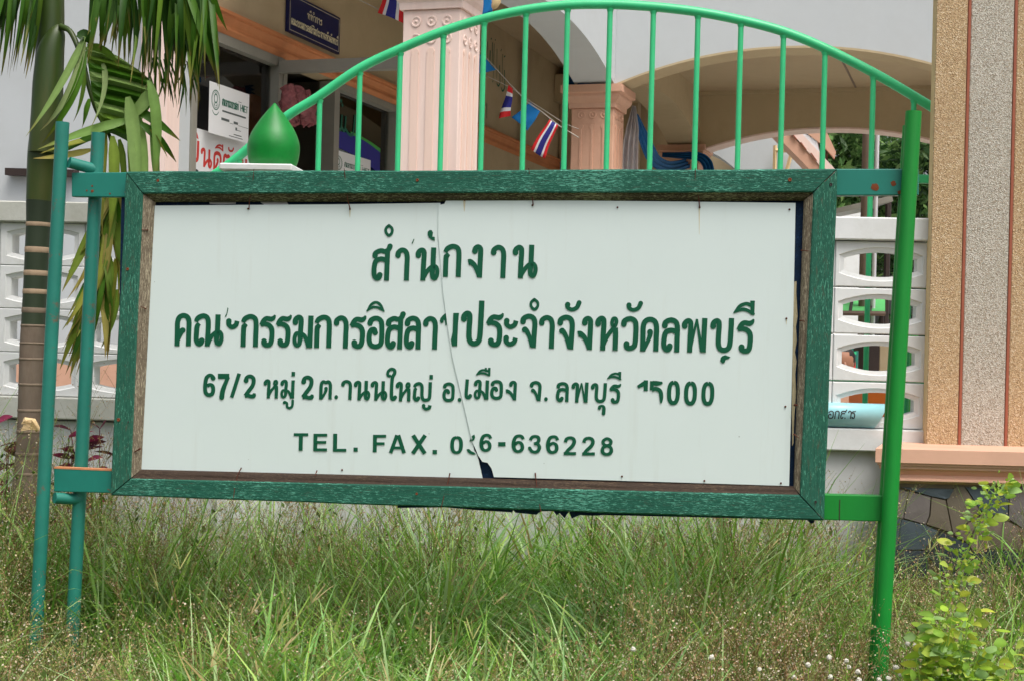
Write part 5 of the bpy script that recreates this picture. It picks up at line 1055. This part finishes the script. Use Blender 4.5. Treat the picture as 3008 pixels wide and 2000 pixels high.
# ------------------------------------------------------------------ palm beside the sign
PD = 6.45
palm = thing('areca_palm', 'slim palm with ringed trunk and torn drooping fronds at the left', 'palm', (at(75, 1000, PD)[0], PD, 0))
tr = [(152, -420, 64), (151, -200, 70), (150, -60, 74), (150, 60, 76), (146, 150, 80), (136, 380, 92), (128, 460, 92), (117, 590, 78), (113, 660, 70), (110, 720, 70), (106, 800, 69), (102, 880, 69), (97, 960, 69), (94, 1020, 70), (92, 1090, 70), (88, 1200, 69), (84, 1300, 70), (78, 1400, 74), (72, 1480, 80)]
def trunk_seg(name, i0, i1, mat, par):
    P = [at(x, y, PD) for x, y, w in tr[i0:i1]]; R = [w / 2 * PD / FPX for x, y, w in tr[i0:i1]]
    if i1 == len(tr): P.append(np.array([P[-1][0] - .02, PD, 0.0])); R.append(R[-1] * 1.25)
    Pc = catmull([np.concatenate([p, [r]]) for p, r in zip(P, R)], 4); v, f = tube([p[:3] for p in Pc], [p[3] for p in Pc], 20); return obj(name, v, f, M[mat], par, smooth=True)
cs_ = trunk_seg('crownshaft', 0, 8, 'crownshaft', palm); trunk_seg('trunk', 7, 13, 'palm_green', palm); tk = trunk_seg('trunk', 12, len(tr), 'palm_grey', palm)
ty = np.array([t[1] for t in tr]); tx = np.array([t[0] for t in tr]); tw = np.array([t[2] for t in tr])
for y, h in [(660, 9), (735, 12), (803, 11), (857, 10), (912, 11), (957, 5), (1008, 4), (1054, 5), (1128, 5), (1204, 6), (1266, 7), (1332, 7), (1390, 6)]:
    x = np.interp(y, ty, tx); w = np.interp(y, ty, tw) / 2 * PD / FPX; zc_ = at(x, y, PD); hh = h * .72 * PD / FPX; tl = np.array([0, 0, 1.0])
    v, f = tube([zc_ + np.array([0, 0, -hh]), zc_ + np.array([0, 0, -hh * .6]), zc_ + np.array([0, 0, hh * .6]), zc_ + np.array([0, 0, hh])], [w * 1.0, w * 1.035, w * 1.03, w * 1.0], 20); obj('leaf_scar', v, f, M['scar' if y < 870 else 'palm_ring'], palm, smooth=True)
shp = catmull([np.array([*at(x, y, PD - .03), w * PD / FPX]) for x, y, w in [(176, 76, 10), (166, 100, 26), (150, 150, 38), (142, 230, 43), (138, 310, 44), (134, 390, 45), (130, 450, 44)]], 4); v, f = tube([p[:3] for p in shp], [p[3] for p in shp], 18); obj('leaf_sheath', v, f, M['crownshaft'], palm, smooth=True)
PG = np.array([srgb(62, 104, 24), srgb(78, 120, 32), srgb(104, 138, 46), srgb(44, 82, 18)]); PY = np.array([srgb(150, 154, 64), srgb(122, 144, 54), srgb(170, 160, 84), srgb(106, 132, 50)]); PP = np.array([srgb(156, 176, 116), srgb(134, 164, 92), srgb(116, 152, 74)])
def leaflet(par, p0, p1, p2, w, cols, d0=PD, dj=.12, tip=None):
    """leaf blade from three pixel marks at the palm's distance: V-folded strip with a drawn-out tip"""
    dd = (rng.random(3) - .5) * dj; A_, B_, C_ = at(*p0, d0 + dd[0] * .3), at(*p1, d0 + dd[1] - .04), at(*p2, d0 + dd[2]); n = 9; V = []; F = []; col = cols[rng.integers(0, len(cols))] * (.75 + .5 * rng.random()); CL = []
    tw_ = (rng.random() - .5) * 1.2; 
    for i in range(n + 1):
        t = i / n; P = A_ * (1 - t) ** 2 + B_ * 2 * t * (1 - t) + C_ * t * t; T = (B_ - A_) * 2 * (1 - t) + (C_ - B_) * 2 * t; T /= np.linalg.norm(T) + 1e-9
        nrm = CF * -1; sd = np.cross(T, nrm); sd /= np.linalg.norm(sd) + 1e-9; a = tw_ + .5 * t; sd = sd * math.cos(a) + np.cross(T, sd) * math.sin(a); up = np.cross(sd, T)
        ww = w * PD / FPX / 2 * (min(1, .35 + t * 3.5)) * (1 - max(0, (t - .45) / .55) ** 1.6) + .0006
        V += [P - sd * ww, P - up * ww * .35, P + sd * ww]
        c_ = col * (1.0 if t < .75 else 1.0); 
        if tip is not None and t > .8: c_ = c_ * .5 + np.array(tip) * .5
        CL += [c_ * .9, c_ * 1.12, c_ * .9]
    for i in range(n): F += [(3 * i, 3 * i + 1, 3 * i + 4, 3 * i + 3), (3 * i + 1, 3 * i + 2, 3 * i + 5, 3 * i + 4)]
    obj('leaflet', V, F, M['palm_leaf'], par, smooth=True, colors=np.array(CL))
def rachis(path, r0, r1, d=PD, col=None):
    P = catmull([at(x, y, d + dd) for x, y, dd in path], 5); v, f = tube(P, list(np.linspace(r0, r1, len(P))), 8); return obj('frond', v, f, M['crownshaft'], palm, smooth=True)
BR = srgb(140, 112, 60)
f1 = rachis([(150, -160, 0), (100, -190, -.05), (30, -150, -.1), (-60, -60, -.1)], .016, .006)
for i in range(40):
    x0 = 128 - i * 4.2; y0 = -150 + 30 * rng.random(); x2 = x0 - 20 - 42 * rng.random(); y2 = 60 + 180 * rng.random() - max(0, (20 - x0)) * .5
    if x0 > 96: x2 = x0 - 30 - 20 * rng.random()
    leaflet(f1, (x0, y0), ((x0 + x2) / 2 + 14, (y0 + y2) / 2 - 10), (x2, y2), 10 + 7 * rng.random(), PG, PD - .08, .3, BR)
f2 = rachis([(160, -260, .05), (240, -230, 0), (380, -170, -.05), (520, -110, -.1), (640, -70, -.1)], .018, .006)
for i in range(100):
    t = rng.random() ** .8; x0 = 275 + 345 * t; y0 = -215 + 130 * t + 20 * rng.random(); x2 = x0 + (rng.random() - .58) * 110 - 12 * (1 - t) + 30 * max(0, t - .7); y2 = (60 + 120 * t + 150 * rng.random()) * (1.08 if .35 < t < .9 else .9)
    x2 = min(x2, 645); 
    leaflet(f2, (x0, y0), ((x0 + x2) / 2 + 10 * (rng.random() - .3), (y0 + y2) / 2 - 30), (x2, y2), 11 + 12 * rng.random(), PG * .85, PD - .1, .45, BR)
for p in [((600, -90), (630, 20), (668, 92)), ((520, -60), (560, 60), (560, 190)), ((560, -80), (610, 80), (640, 255)), ((540, -60), (600, 100), (628, 210)), ((500, -80), (560, 130), (585, 262)), ((380, -60), (420, 120), (380, 205)), ((330, -90), (345, 40), (288, 145)), ((300, -90), (290, 20), (257, 104))]: leaflet(f2, *p, 22, PG, PD - .15, .1, BR)
for i in range(26):                                       # thin split threads at the tips
    x0 = 420 + 150 * rng.random(); y0 = 150 + 80 * rng.random(); x2 = x0 + (rng.random() - .5) * 70; y2 = y0 + 60 + 80 * rng.random(); leaflet(f2, (x0, y0), ((x0 + x2) / 2 + 8, (y0 + y2) / 2), (x2, y2), 5, PG * .8, PD - .05, .2, BR)
f3 = rachis([(178, 78, -.05), (205, 92, -.08), (225, 130, -.1), (246, 190, -.12), (262, 260, -.12), (285, 330, -.1), (322, 400, -.08), (335, 480, -.06), (325, 560, -.02)], .013, .006)
for p, w, c_ in [(((248, 108), (190, 250), (76, 402)), 20, PP), (((250, 120), (215, 300), (118, 385)), 20, PP), (((252, 150), (235, 290), (124, 422)), 18, PG), (((225, 102), (260, 95), (272, 140)), 30, PG), (((385, 352), (260, 378), (110, 440)), 24, PP), (((300, 400), (200, 420), (118, 452)), 18, PY), (((270, 440), (200, 460), (98, 466)), 16, PY), (((330, 380), (250, 400), (150, 470)), 20, PG),
                 (((255, 135), (330, 150), (345, 190)), 26, PG), 
                 (((300, 185), (330, 260), (262, 385)), 24, PP), (((375, 285), (405, 400), (400, 680)), 34, PP), (((388, 320), (432, 400), (424, 680)), 28, PP), (((436, 236), (476, 330), (452, 560)), 26, PP), (((455, 330), (448, 430), (472, 640)), 22, PP), (((395, 320), (450, 345), (530, 415)), 22, PG), (((410, 360), (470, 400), (518, 478)), 20, PG), (((445, 262), (425, 315), (345, 372)), 34, PP), (((440, 380), (480, 430), (492, 465)), 10, PY),
                 (((250, 210), (245, 300), (215, 360)), 16, PG), (((262, 290), (250, 340), (240, 380)), 22, PG), (((330, 400), (345, 500), (320, 700)), 26, PY), (((310, 390), (300, 500), (300, 720)), 26, PY), (((350, 410), (375, 500), (358, 700)), 28, PY), (((380, 400), (400, 500), (375, 680)), 26, PY), (((300, 380), (290, 430), (265, 470)), 30, PG)]:
    leaflet(f3, *p, w * 1.15, c_, PD - .14, .1, BR)
# the unsplit, pleated part of the bent frond: each pleat a blade of its own
ra = [(250, 138), (254, 160), (258, 184), (261, 210), (265, 238), (270, 268), (276, 298), (284, 328), (296, 358), (312, 388)]; ou = [(345, 165), (405, 205), (442, 236), (447, 258), (452, 284), (444, 310), (428, 338), (408, 364), (392, 392), (380, 420)]
for i in range(9):
    V = []; CL = []; n = 8; col = (PG if i % 3 else PP)[rng.integers(0, 3)] * (.8 + .4 * rng.random())
    for j in range(n + 1):
        t = j / n; sag = 14 * t * (1 - t)
        for q, (a_, o_, up) in enumerate(((ra[i], ou[i], 0), (tuple((np.array(ra[i]) + ra[i + 1]) / 2), tuple((np.array(ou[i]) + ou[i + 1]) / 2), -.032), (ra[i + 1], ou[i + 1], 0))):
            V.append(at(a_[0] * (1 - t) + o_[0] * t, a_[1] * (1 - t) + o_[1] * t - sag, PD - .12 + up * min(1, t * 4) + .06 * t * t)); CL.append(col * (1.15 if q == 1 else .85))
    F = [(3 * j + q, 3 * j + q + 1, 3 * j + q + 4, 3 * j + q + 3) for j in range(n) for q in range(2)]; obj('leaflet', V, F, M['palm_leaf'], f3, colors=np.array(CL))
f4 = rachis([(335, 460, 0), (330, 540, .02), (318, 640, .03), (296, 780, .04)], .009, .004)
for i in range(84):
    t = rng.random(); x0 = 345 - 60 * t + 14 * (rng.random() - .5); y0 = 500 + 330 * t; sgn = -1 if rng.random() < .72 else .35; x2 = x0 + sgn * (40 + 75 * rng.random()); y2 = y0 + 130 + 170 * rng.random(); x2 = max(x2, 168); y2 = min(y2, 1100)
    leaflet(f4, (x0, y0), ((x0 + x2) / 2 + 22, (y0 + y2) / 2 - 26), (x2, y2), 14 + 13 * rng.random(), PY if rng.random() < .7 else PG, PD - .04, .15, BR)
for p in [((315, 590), (250, 720), (182, 858)), ((310, 620), (240, 760), (200, 800)), ((325, 760), (240, 900), (176, 1085)), ((318, 800), (250, 930), (205, 1110)), ((300, 700), (280, 900), (222, 1078)), ((345, 640), (350, 760), (352, 780)), ((340, 760), (322, 900), (320, 1040)), ((345, 850), (335, 950), (296, 1024))]: leaflet(f4, *p, 30, PY, PD - .06, .06, BR)
# dry flower stub on the trunk
stub = obj('dry_stub', *tube([at(112, 1262, PD - .08), at(95, 1240, PD - .1), at(70, 1232, PD - .12)], [.012, .02, .012], 7), M['trim_cream'], palm, smooth=True)
for i in range(8): v, f = tube([at(112, 1262, PD - .09), at(92 - i, 1232 + i * 4, PD - .13), at(62 + rng.random() * 8, 1236 + i * 4, PD - .12)], .002, 4); obj('fibre', v, f, M['trim_cream'], stub)

# ------------------------------------------------------------------ wild grass and weeds
def allowed(x, y):
    ok = (np.abs(x) < .40 * y + .25) & (y < 7.05 + .0 * x)
    ok &= ~((x > 1.52) & (y > 6.42)); return ok
def scatter(n, y0, y1, rg, dens=None):
    xs = []; ys = []
    while sum(map(len, xs)) < n:
        y = y0 + (y1 - y0) * rg.random(n * 2); x = (rg.random(n * 2) * 2 - 1) * (.40 * y1 + .25); k = allowed(x, y)
        if dens is not None: k &= rg.random(n * 2) < dens(x, y)
        xs.append(x[k]); ys.append(y[k])
    return np.concatenate(xs)[:n], np.concatenate(ys)[:n]
def curve_pts(bx, by, bz, L, az, th0, curl, seg):
    """stems that lean and arch over: returns (n, seg+1, 3) points and unit tangents"""
    n = len(bx); t = np.linspace(0, 1, seg + 1); th = th0[:, None] + curl[:, None] * t[None, :] ** 1.4; step = (L / seg)[:, None]
    hx = np.concatenate([np.zeros((n, 1)), np.cumsum(np.sin(th[:, :-1]) * step, 1)], 1); hz_ = np.concatenate([np.zeros((n, 1)), np.cumsum(np.cos(th[:, :-1]) * step, 1)], 1)
    P = np.stack([bx[:, None] + hx * np.cos(az)[:, None], by[:, None] + hx * np.sin(az)[:, None], bz[:, None] + hz_], 2)
    T = np.stack([np.sin(th) * np.cos(az)[:, None], np.sin(th) * np.sin(az)[:, None], np.cos(th)], 2); return P, T
def strips(P, side, wid, col, name, mat, kind='stuff', tipmul=None, **k):
    n, m, _ = P.shape; A_ = P - side * wid[:, :, None] / 2; B_ = P + side * wid[:, :, None] / 2; V = np.stack([A_, B_], 2).reshape(-1, 3)
    base = (np.arange(n) * m * 2)[:, None] + (np.arange(m - 1) * 2)[None, :]; F = np.stack([base, base + 1, base + 3, base + 2], 2).reshape(-1, 4)
    C = np.repeat(col[:, None, :], m, 1)
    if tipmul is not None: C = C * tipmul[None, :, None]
    return V, F, np.repeat(C.reshape(-1, 3), 2, 0)
def side_of(az, tw): return np.stack([-np.sin(az + tw), np.cos(az + tw), np.zeros_like(az)], 1)[:, None, :]
rg = np.random.default_rng(21)
GC = np.array([srgb(116, 164, 58), srgb(140, 184, 84), srgb(170, 202, 132), srgb(102, 154, 52), srgb(142, 188, 112), srgb(166, 200, 92), srgb(178, 206, 142)])
def hmap(x, y):                                             # sward height: lower in front of the boards, taller by the wall
    h = np.interp(y, [2.6, 3.6, 4.6, 5.4, 6.2, 7.0], [.52, .45, .43, .48, .62, .68]) * (1 - .42 * np.exp(-((x / y + .29) / .06) ** 2) * (y < 5.6)) * (1 - .30 * np.exp(-((x / y - .245) / .04) ** 2) * (y < 5.1)) * (1 - .22 * np.exp(-((x / y - .015) / .035) ** 2) * (y > 5.3)); 
    return h * (1 + .13 * np.sin(x * 2.3 + y * 1.1) + .10 * np.sin(x * 5.1 - y * 2.7))
def blades(ncl, per, name, y0, y1, hs, wr, dens=None, curl=(.3, 1.7), cols=GC, dry=.08):
    cx, cy = scatter(ncl, y0, y1, rg, dens); n = ncl * per; hue = rg.random(ncl); bx = np.repeat(cx, per) + rg.normal(size=n) * .035; by = np.repeat(cy, per) + rg.normal(size=n) * .035
    az = rg.random(n) * 6.283; H = hmap(bx, by) * hs * (.55 + .75 * rg.random(n)) * np.repeat(.8 + .4 * rg.random(ncl), per); th0 = np.abs(rg.normal(size=n)) * .22; cu = curl[0] + (curl[1] - curl[0]) * rg.random(n) ** 1.3
    seg = 6; P, T = curve_pts(bx, by, np.full(n, -.02), H * 1.12, az, th0, cu, seg); t = np.linspace(0, 1, seg + 1)
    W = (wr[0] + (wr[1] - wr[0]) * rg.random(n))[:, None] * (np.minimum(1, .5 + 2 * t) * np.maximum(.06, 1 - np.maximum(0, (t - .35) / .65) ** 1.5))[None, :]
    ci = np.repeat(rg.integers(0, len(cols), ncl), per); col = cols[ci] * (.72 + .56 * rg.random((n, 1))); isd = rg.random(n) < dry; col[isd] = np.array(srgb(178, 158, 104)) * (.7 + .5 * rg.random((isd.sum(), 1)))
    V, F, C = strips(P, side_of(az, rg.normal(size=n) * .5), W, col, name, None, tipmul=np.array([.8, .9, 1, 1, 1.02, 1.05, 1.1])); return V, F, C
def join(parts, name, mat, label, cat):
    V = []; F = []; C = []; o = 0
    for v, f, c_ in parts: V.append(v); F.append(f + o); C.append(c_); o += len(v)
    ob = obj(name, np.concatenate(V), np.concatenate(F), M[mat], None, colors=np.concatenate(C), kind='stuff'); tag(ob, label, cat); return ob
grassy = lambda x, y: np.clip(.50 + .65 * np.exp(-((x / np.maximum(y, 1) + .04) / .17) ** 2) - .25 * ((x / y) > .16), .12, 1)
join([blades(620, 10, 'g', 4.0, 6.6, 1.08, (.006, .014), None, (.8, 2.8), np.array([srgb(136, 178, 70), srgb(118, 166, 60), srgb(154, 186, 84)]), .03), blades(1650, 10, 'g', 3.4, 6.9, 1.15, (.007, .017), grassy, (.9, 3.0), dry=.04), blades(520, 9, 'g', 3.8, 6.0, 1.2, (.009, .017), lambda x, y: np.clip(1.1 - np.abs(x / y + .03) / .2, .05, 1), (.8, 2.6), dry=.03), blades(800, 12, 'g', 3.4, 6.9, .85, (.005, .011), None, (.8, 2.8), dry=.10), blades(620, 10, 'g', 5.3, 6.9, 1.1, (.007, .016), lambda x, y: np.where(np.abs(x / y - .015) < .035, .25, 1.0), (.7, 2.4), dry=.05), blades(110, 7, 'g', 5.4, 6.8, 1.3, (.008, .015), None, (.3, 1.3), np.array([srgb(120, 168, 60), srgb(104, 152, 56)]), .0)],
     'wild_grass', 'leaf', 'tall unmown green grass growing under and in front of the sign', 'grass')
# seed-headed weeds: brown wiry stems with a haze of tiny pale seed heads
def weeds(n, y0, y1, hs, dens, nb=20, ns=5, sc=1.0):
    x, y = scatter(n, y0, y1, rg, dens); H = hmap(x, y) * hs * (.8 + .45 * rg.random(n)); az = rg.random(n) * 6.283; P, T = curve_pts(x, y, np.full(n, -.02), H, az, np.abs(rg.normal(size=n)) * .16, .15 + .6 * rg.random(n), 6)
    stemc = np.array([srgb(122, 96, 64), srgb(108, 118, 62), srgb(116, 126, 72)])[rg.integers(0, 3, n)]; out = [strips(P, side_of(az, rg.random(n) * 3), np.full((n, 7), .0024) * np.linspace(1.2, .5, 7)[None, :], stemc, '', None)]
    k = n * nb; wi = np.repeat(np.arange(n), nb); t = .32 + .68 * rg.random(k) ** .8; f_ = t * 6; i0 = np.minimum(f_.astype(int), 5); fr = (f_ - i0)[:, None]; B = P[wi, i0] * (1 - fr) + P[wi, i0 + 1] * fr
    a = rg.random(k) * 6.283; el = .35 + .7 * rg.random(k); Lb = (.05 + .13 * rg.random(k)) * (1.25 - .6 * t) * sc * 1.3; D = np.stack([np.cos(a) * np.sin(el), np.sin(a) * np.sin(el), np.cos(el)], 1)
    Pb = np.stack([B, B + D * (Lb * .5)[:, None] + np.array([0, 0, .004]), B + D * Lb[:, None]], 1); out.append(strips(Pb, side_of(a, rg.random(k)), np.full((k, 3), .0015), stemc[wi] * 1.1, '', None))
    ml = n * 16; li = np.repeat(np.arange(n), 16); tl_ = .15 + .8 * rg.random(ml); fl_ = tl_ * 6; j0 = np.minimum(fl_.astype(int), 5); q_ = (fl_ - j0)[:, None]; Bl = P[li, j0] * (1 - q_) + P[li, j0 + 1] * q_
    al = rg.random(ml) * 6.283; el_ = .5 + 1.0 * rg.random(ml); Dl = np.stack([np.cos(al) * np.sin(el_), np.sin(al) * np.sin(el_), np.cos(el_)], 1); sl = side_of(al, rg.normal(size=ml) * .4)[:, 0, :]; Ll = (.014 + .028 * rg.random(ml))[:, None]
    Vl = np.stack([Bl, Bl + Dl * Ll * .5 + sl * Ll * .2, Bl + Dl * Ll, Bl + Dl * Ll * .5 - sl * Ll * .2], 1).reshape(-1, 3); cl = np.array([srgb(104, 132, 62), srgb(126, 150, 84), srgb(88, 116, 56), srgb(140, 120, 78)])[rg.integers(0, 4, ml)] * (.75 + .5 * rg.random((ml, 1)))
    out.append((Vl, np.arange(4 * ml).reshape(ml, 4), np.repeat(cl, 4, 0)))
    m = k * ns; bi = np.repeat(np.arange(k), ns); s_ = .35 + .65 * rg.random(m); S = B[bi] + D[bi] * (Lb[bi] * s_)[:, None] + rg.normal(size=(m, 3)) * .010 * sc; r = (.0013 + .0021 * rg.random(m))[:, None] * sc
    d1 = rg.normal(size=(m, 3)); d1 /= np.linalg.norm(d1, axis=1)[:, None]; d2 = np.cross(d1, rg.normal(size=(m, 3))); d2 /= np.linalg.norm(d2, axis=1)[:, None]
    V = np.stack([S - d1 * r * 1.3, S + d2 * r, S + d1 * r * 1.3, S - d2 * r], 1).reshape(-1, 3); sc_ = np.array([srgb(204, 186, 152), srgb(190, 158, 124), srgb(166, 130, 98), srgb(218, 206, 184), srgb(158, 160, 100)])[rg.integers(0, 5, m)] * (.75 + .4 * rg.random((m, 1)))
    out.append((V, np.arange(4 * m).reshape(m, 4), np.repeat(sc_, 4, 0))); return out
right_ = lambda x, y: np.clip(.10 + .95 * np.exp(-((x / y - .17) / .10) ** 2) + .4 * (x / y < -.25), 0, 1)
back_ = lambda x, y: np.clip(.55 - .4 * (np.abs(x / y - .015) < .035) + .6 * np.abs(x / y) / .3, 0, 1)
join(weeds(700, 3.8, 5.2, 1.22, right_, 24, 6, 1.1) + weeds(760, 5.2, 6.95, 1.26, back_, 22, 5, 1.05) + weeds(260, 5.9, 6.95, 1.48, lambda x, y: (x / y < -.02) * .9 + (x / y > .06) * (x / y < .2) * .7, 22, 5, 1.05) + weeds(90, 5.6, 7.0, 1.45, lambda x, y: (x / y < -.24) * .9 + (x / y > .24) * .7, 26, 6) + weeds(70, 3.6, 5.2, 1.45, lambda x, y: (x / y < -.26) * .9, 26, 6, 1.1),
     'seeding_weeds', 'dry', 'wiry brown weeds with a haze of tiny pale seed heads among the grass', 'weeds')
# long culms with finger-like or drooping heads
def culms(n, y0, y1, hs, dens=None):
    x, y = scatter(n, y0, y1, rg, dens); H = hmap(x, y) * hs * (.8 + .5 * rg.random(n)); az = rg.random(n) * 6.283; P, T = curve_pts(x, y, np.full(n, -.02), H, az, np.abs(rg.normal(size=n)) * .25, .2 + 1.0 * rg.random(n), 8)
    cc = np.array([srgb(178, 178, 110), srgb(150, 160, 96), srgb(196, 178, 128), srgb(120, 140, 84)])[rg.integers(0, 4, n)] * (.85 + .3 * rg.random((n, 1))); out = [strips(P, side_of(az, rg.random(n) * 3), np.full((n, 9), .0030) * np.linspace(1.3, .6, 9)[None, :], cc, '', None)]
    nf = 5; k = n * nf; wi = np.repeat(np.arange(n), nf); tip = P[wi, -1]; Lf = .05 + .06 * rg.random(k); a2 = az[wi] + rg.normal(size=k) * .9; th = .3 + .9 * rg.random(k); Pf, Tf = curve_pts(tip[:, 0], tip[:, 1], tip[:, 2], Lf, a2, th, .5 * rg.random(k), 4)
    out.append(strips(Pf, side_of(a2, rg.random(k)), np.full((k, 5), .0042) * np.array([.6, 1, 1, .9, .3])[None, :], cc[wi] * 1.05, '', None)); return out
join(culms(150, 3.4, 5.2, 1.35) + culms(120, 5.2, 6.9, 1.25), 'flowering_grass', 'leaf', 'long straw-coloured grass stalks with finger-like seed heads over the sward', 'grass')

# ------------------------------------------------------------------ single plants
def leafblade(par, P0, dirv, L, W, col, mat='leaf', cup=.25, name='leaf', oval=True):
    d = np.array(dirv, float); d /= np.linalg.norm(d); sd = np.cross(d, rng.normal(size=3)); sd /= np.linalg.norm(sd); up = np.cross(sd, d); n = 6; V = []; F = []; C = []
    for i in range(n + 1):
        t = i / n; w = W / 2 * (math.sin(math.pi * min(1, t * .93 + .07)) ** (.75 if oval else .9)) + .0004; P = np.array(P0) + d * L * t - np.array([0, 0, 1]) * L * .25 * t * t; V += [P - sd * w + up * w * cup, P, P + sd * w + up * w * cup]; C += [np.array(col) * .95, np.array(col) * 1.15, np.array(col) * .95]
    for i in range(n): F += [(3 * i, 3 * i + 1, 3 * i + 4, 3 * i + 3), (3 * i + 1, 3 * i + 2, 3 * i + 5, 3 * i + 4)]
    return obj(name, V, F, M[mat], par, smooth=True, colors=np.array(C))
def stemtube(par, pts, r0, r1, mat, name='stem'):
    P = catmull(pts, 5); v, f = tube(P, list(np.linspace(r0, r1, len(P))), 6); return obj(name, v, f, M[mat], par, smooth=True), P
M['lime_stem'] = paint('lime_stem', srgb(134, 168, 60), .6, .1, 10); M['plum_stem'] = paint('plum_stem', srgb(96, 40, 60), .6, .1, 10); M['globe'] = paint('globe_flower', srgb(206, 202, 190), .9, .1, 60, None, 0, .4)
LIME = [srgb(172, 206, 70), srgb(152, 194, 78), srgb(190, 212, 92), srgb(160, 194, 122), srgb(196, 204, 78)]
lp = thing('lime_weed', 'tall lime green leafy weed growing in front of the slate base', 'weed', at(2720, 2200, 4.35) * np.array([1, 1, 0]))
d = 4.35
main, MP = stemtube(lp, [at(2690, 2330, d), at(2720, 2050, d), at(2765, 1850, d), at(2830, 1650, d), at(2885, 1520, d), at(2935, 1425, d)], .0035, .0016, 'lime_stem')
for i in range(190):
    P = MP[int(len(MP) * (.25 + .74 * rng.random()))]; a = rng.random() * 6.283; k = (P[2] - .3) ; big = rng.random() < .6
    L = (.036 + .020 * rng.random()) if big else .02; dv = np.array([math.cos(a), math.sin(a), .35 + .3 * rng.random()])
    q = P + dv * (.02 + .05 * rng.random()) * (1.2 if P[2] < .6 else .8); leafblade(lp, q, dv, L * (1.3 if P[2] < .6 else .9), L * .5, np.array(LIME[rng.integers(0, 5)]) * (.8 + .4 * rng.random()))
for i in range(260):                                       # tight flower buds up the stem
    P = MP[int(len(MP) * (.25 + .74 * rng.random()))] + rng.normal(size=3) * np.array([.022, .022, .014]); leafblade(main, P, rng.normal(size=3), .013, .010, np.array(LIME[rng.integers(0, 5)]) * (.8 + .3 * rng.random()), name='bud')
for sx, sy, tx_, ty_ in [(2740, 2150, 2620 + 90, 1880), (2760, 2150, 2830, 1870), (2740, 2100, 2790, 1850), (2780, 2180, 2880, 1905), (2740, 2200, 2690, 1930), (2800, 2150, 2930, 1930), (2820, 2200, 2990, 1860), (2850, 2200, 2960, 1980), (2800, 2200, 2850, 1960), (2720, 2150, 2740, 1950), (2740, 2150, 2800, 1790), (2780, 2150, 2850, 1800), (2760, 2150, 2760, 1820)]:
    bs, BP = stemtube(lp, [at(2725, 2260, d), at(sx, sy, d - .05), at((sx + tx_) / 2, (sy + ty_) / 2, d - .1), at(tx_, ty_, d - .12)], .004, .0016, 'lime_stem', 'branch')
    for i in range(40):
        P = BP[int(len(BP) * (.35 + .64 * rng.random()))]; a = rng.random() * 6.283; dv = np.array([math.cos(a), math.sin(a), .3]); leafblade(lp, P + dv * .02, dv, .030 + .028 * rng.random(), .018 + .015 * rng.random(), np.array(LIME[rng.integers(0, 5)]) * (.75 + .4 * rng.random()))
PL = [srgb(112, 30, 62), srgb(88, 28, 50), srgb(140, 44, 80), srgb(70, 26, 40)]
for j, (x, y0, d, lab) in enumerate([(18, 1225, 6.7, 'plum-leaved plant left of the palm trunk'), (212, 1260, 6.75, 'plum-leaved plant between the two teal posts'), (310, 1225, 6.8, 'plum-leaved plant just left of the sign frame')]):
    base = at(x, 1000, d) * np.array([1, 1, 0]); t = thing('plum_plant', lab, 'plant', base, 'plum-leaved plants along the wall'); zt = at(x, y0, d)[2]
    for s_ in range(4):
        ax_ = (rng.random() - .5) * .28; _, SPp = stemtube(t, [base, base + np.array([ax_ * .5, 0, zt * .5]), base + np.array([ax_, -.05 * rng.random(), zt * (.75 + .25 * rng.random())])], .005, .002, 'plum_stem')
        for i in range(12):
            P = SPp[int(len(SPp) * (.3 + .69 * rng.random()))]; a = rng.random() * 6.283; leafblade(t, P, (math.cos(a), math.sin(a), .5), .10 + .06 * rng.random(), .03, np.array(PL[rng.integers(0, 4)]) * (.8 + .5 * rng.random()), oval=False)
for i, (x, y) in enumerate([(2374, 1952), (2333, 1988), (2439, 1987), (2486, 1940), (2493, 1958), (2520, 1972), (2666, 1890), (2688, 1896), (2696, 1930), (2632, 1960), (2645, 1980), (2582, 1996), (2524, 1996), (2436, 1930), (2610, 1992), (2930, 1960), (1860, 1905), (2090, 1930), (2230, 1965), (2800, 1975)]):
    d = 4.3 + .25 * rng.random(); P = at(x, y, d); t = thing('globe_flower', 'white round clover-like flower head on a thin stalk in the grass', 'flower', (P[0], P[1], 0), 'white globe flowers at the foot of the right post')
    stemtube(t, [(P[0] + .03 * rng.random(), P[1] + .02, 0), (P[0] + .012, P[1], P[2] * .5), P], .0016, .0012, 'lime_stem')
    r = .006 + .002 * rng.random(); v, f = lathe((P[0], P[1], P[2] - r), [(r * math.sin(a) + .0004, r - r * math.cos(a)) for a in np.linspace(.1, 3.0, 8)], 10); v = np.array(v) + rng.normal(size=(len(v), 3)) * r * .10; obj('flower_head', v, f, M['globe'], t)
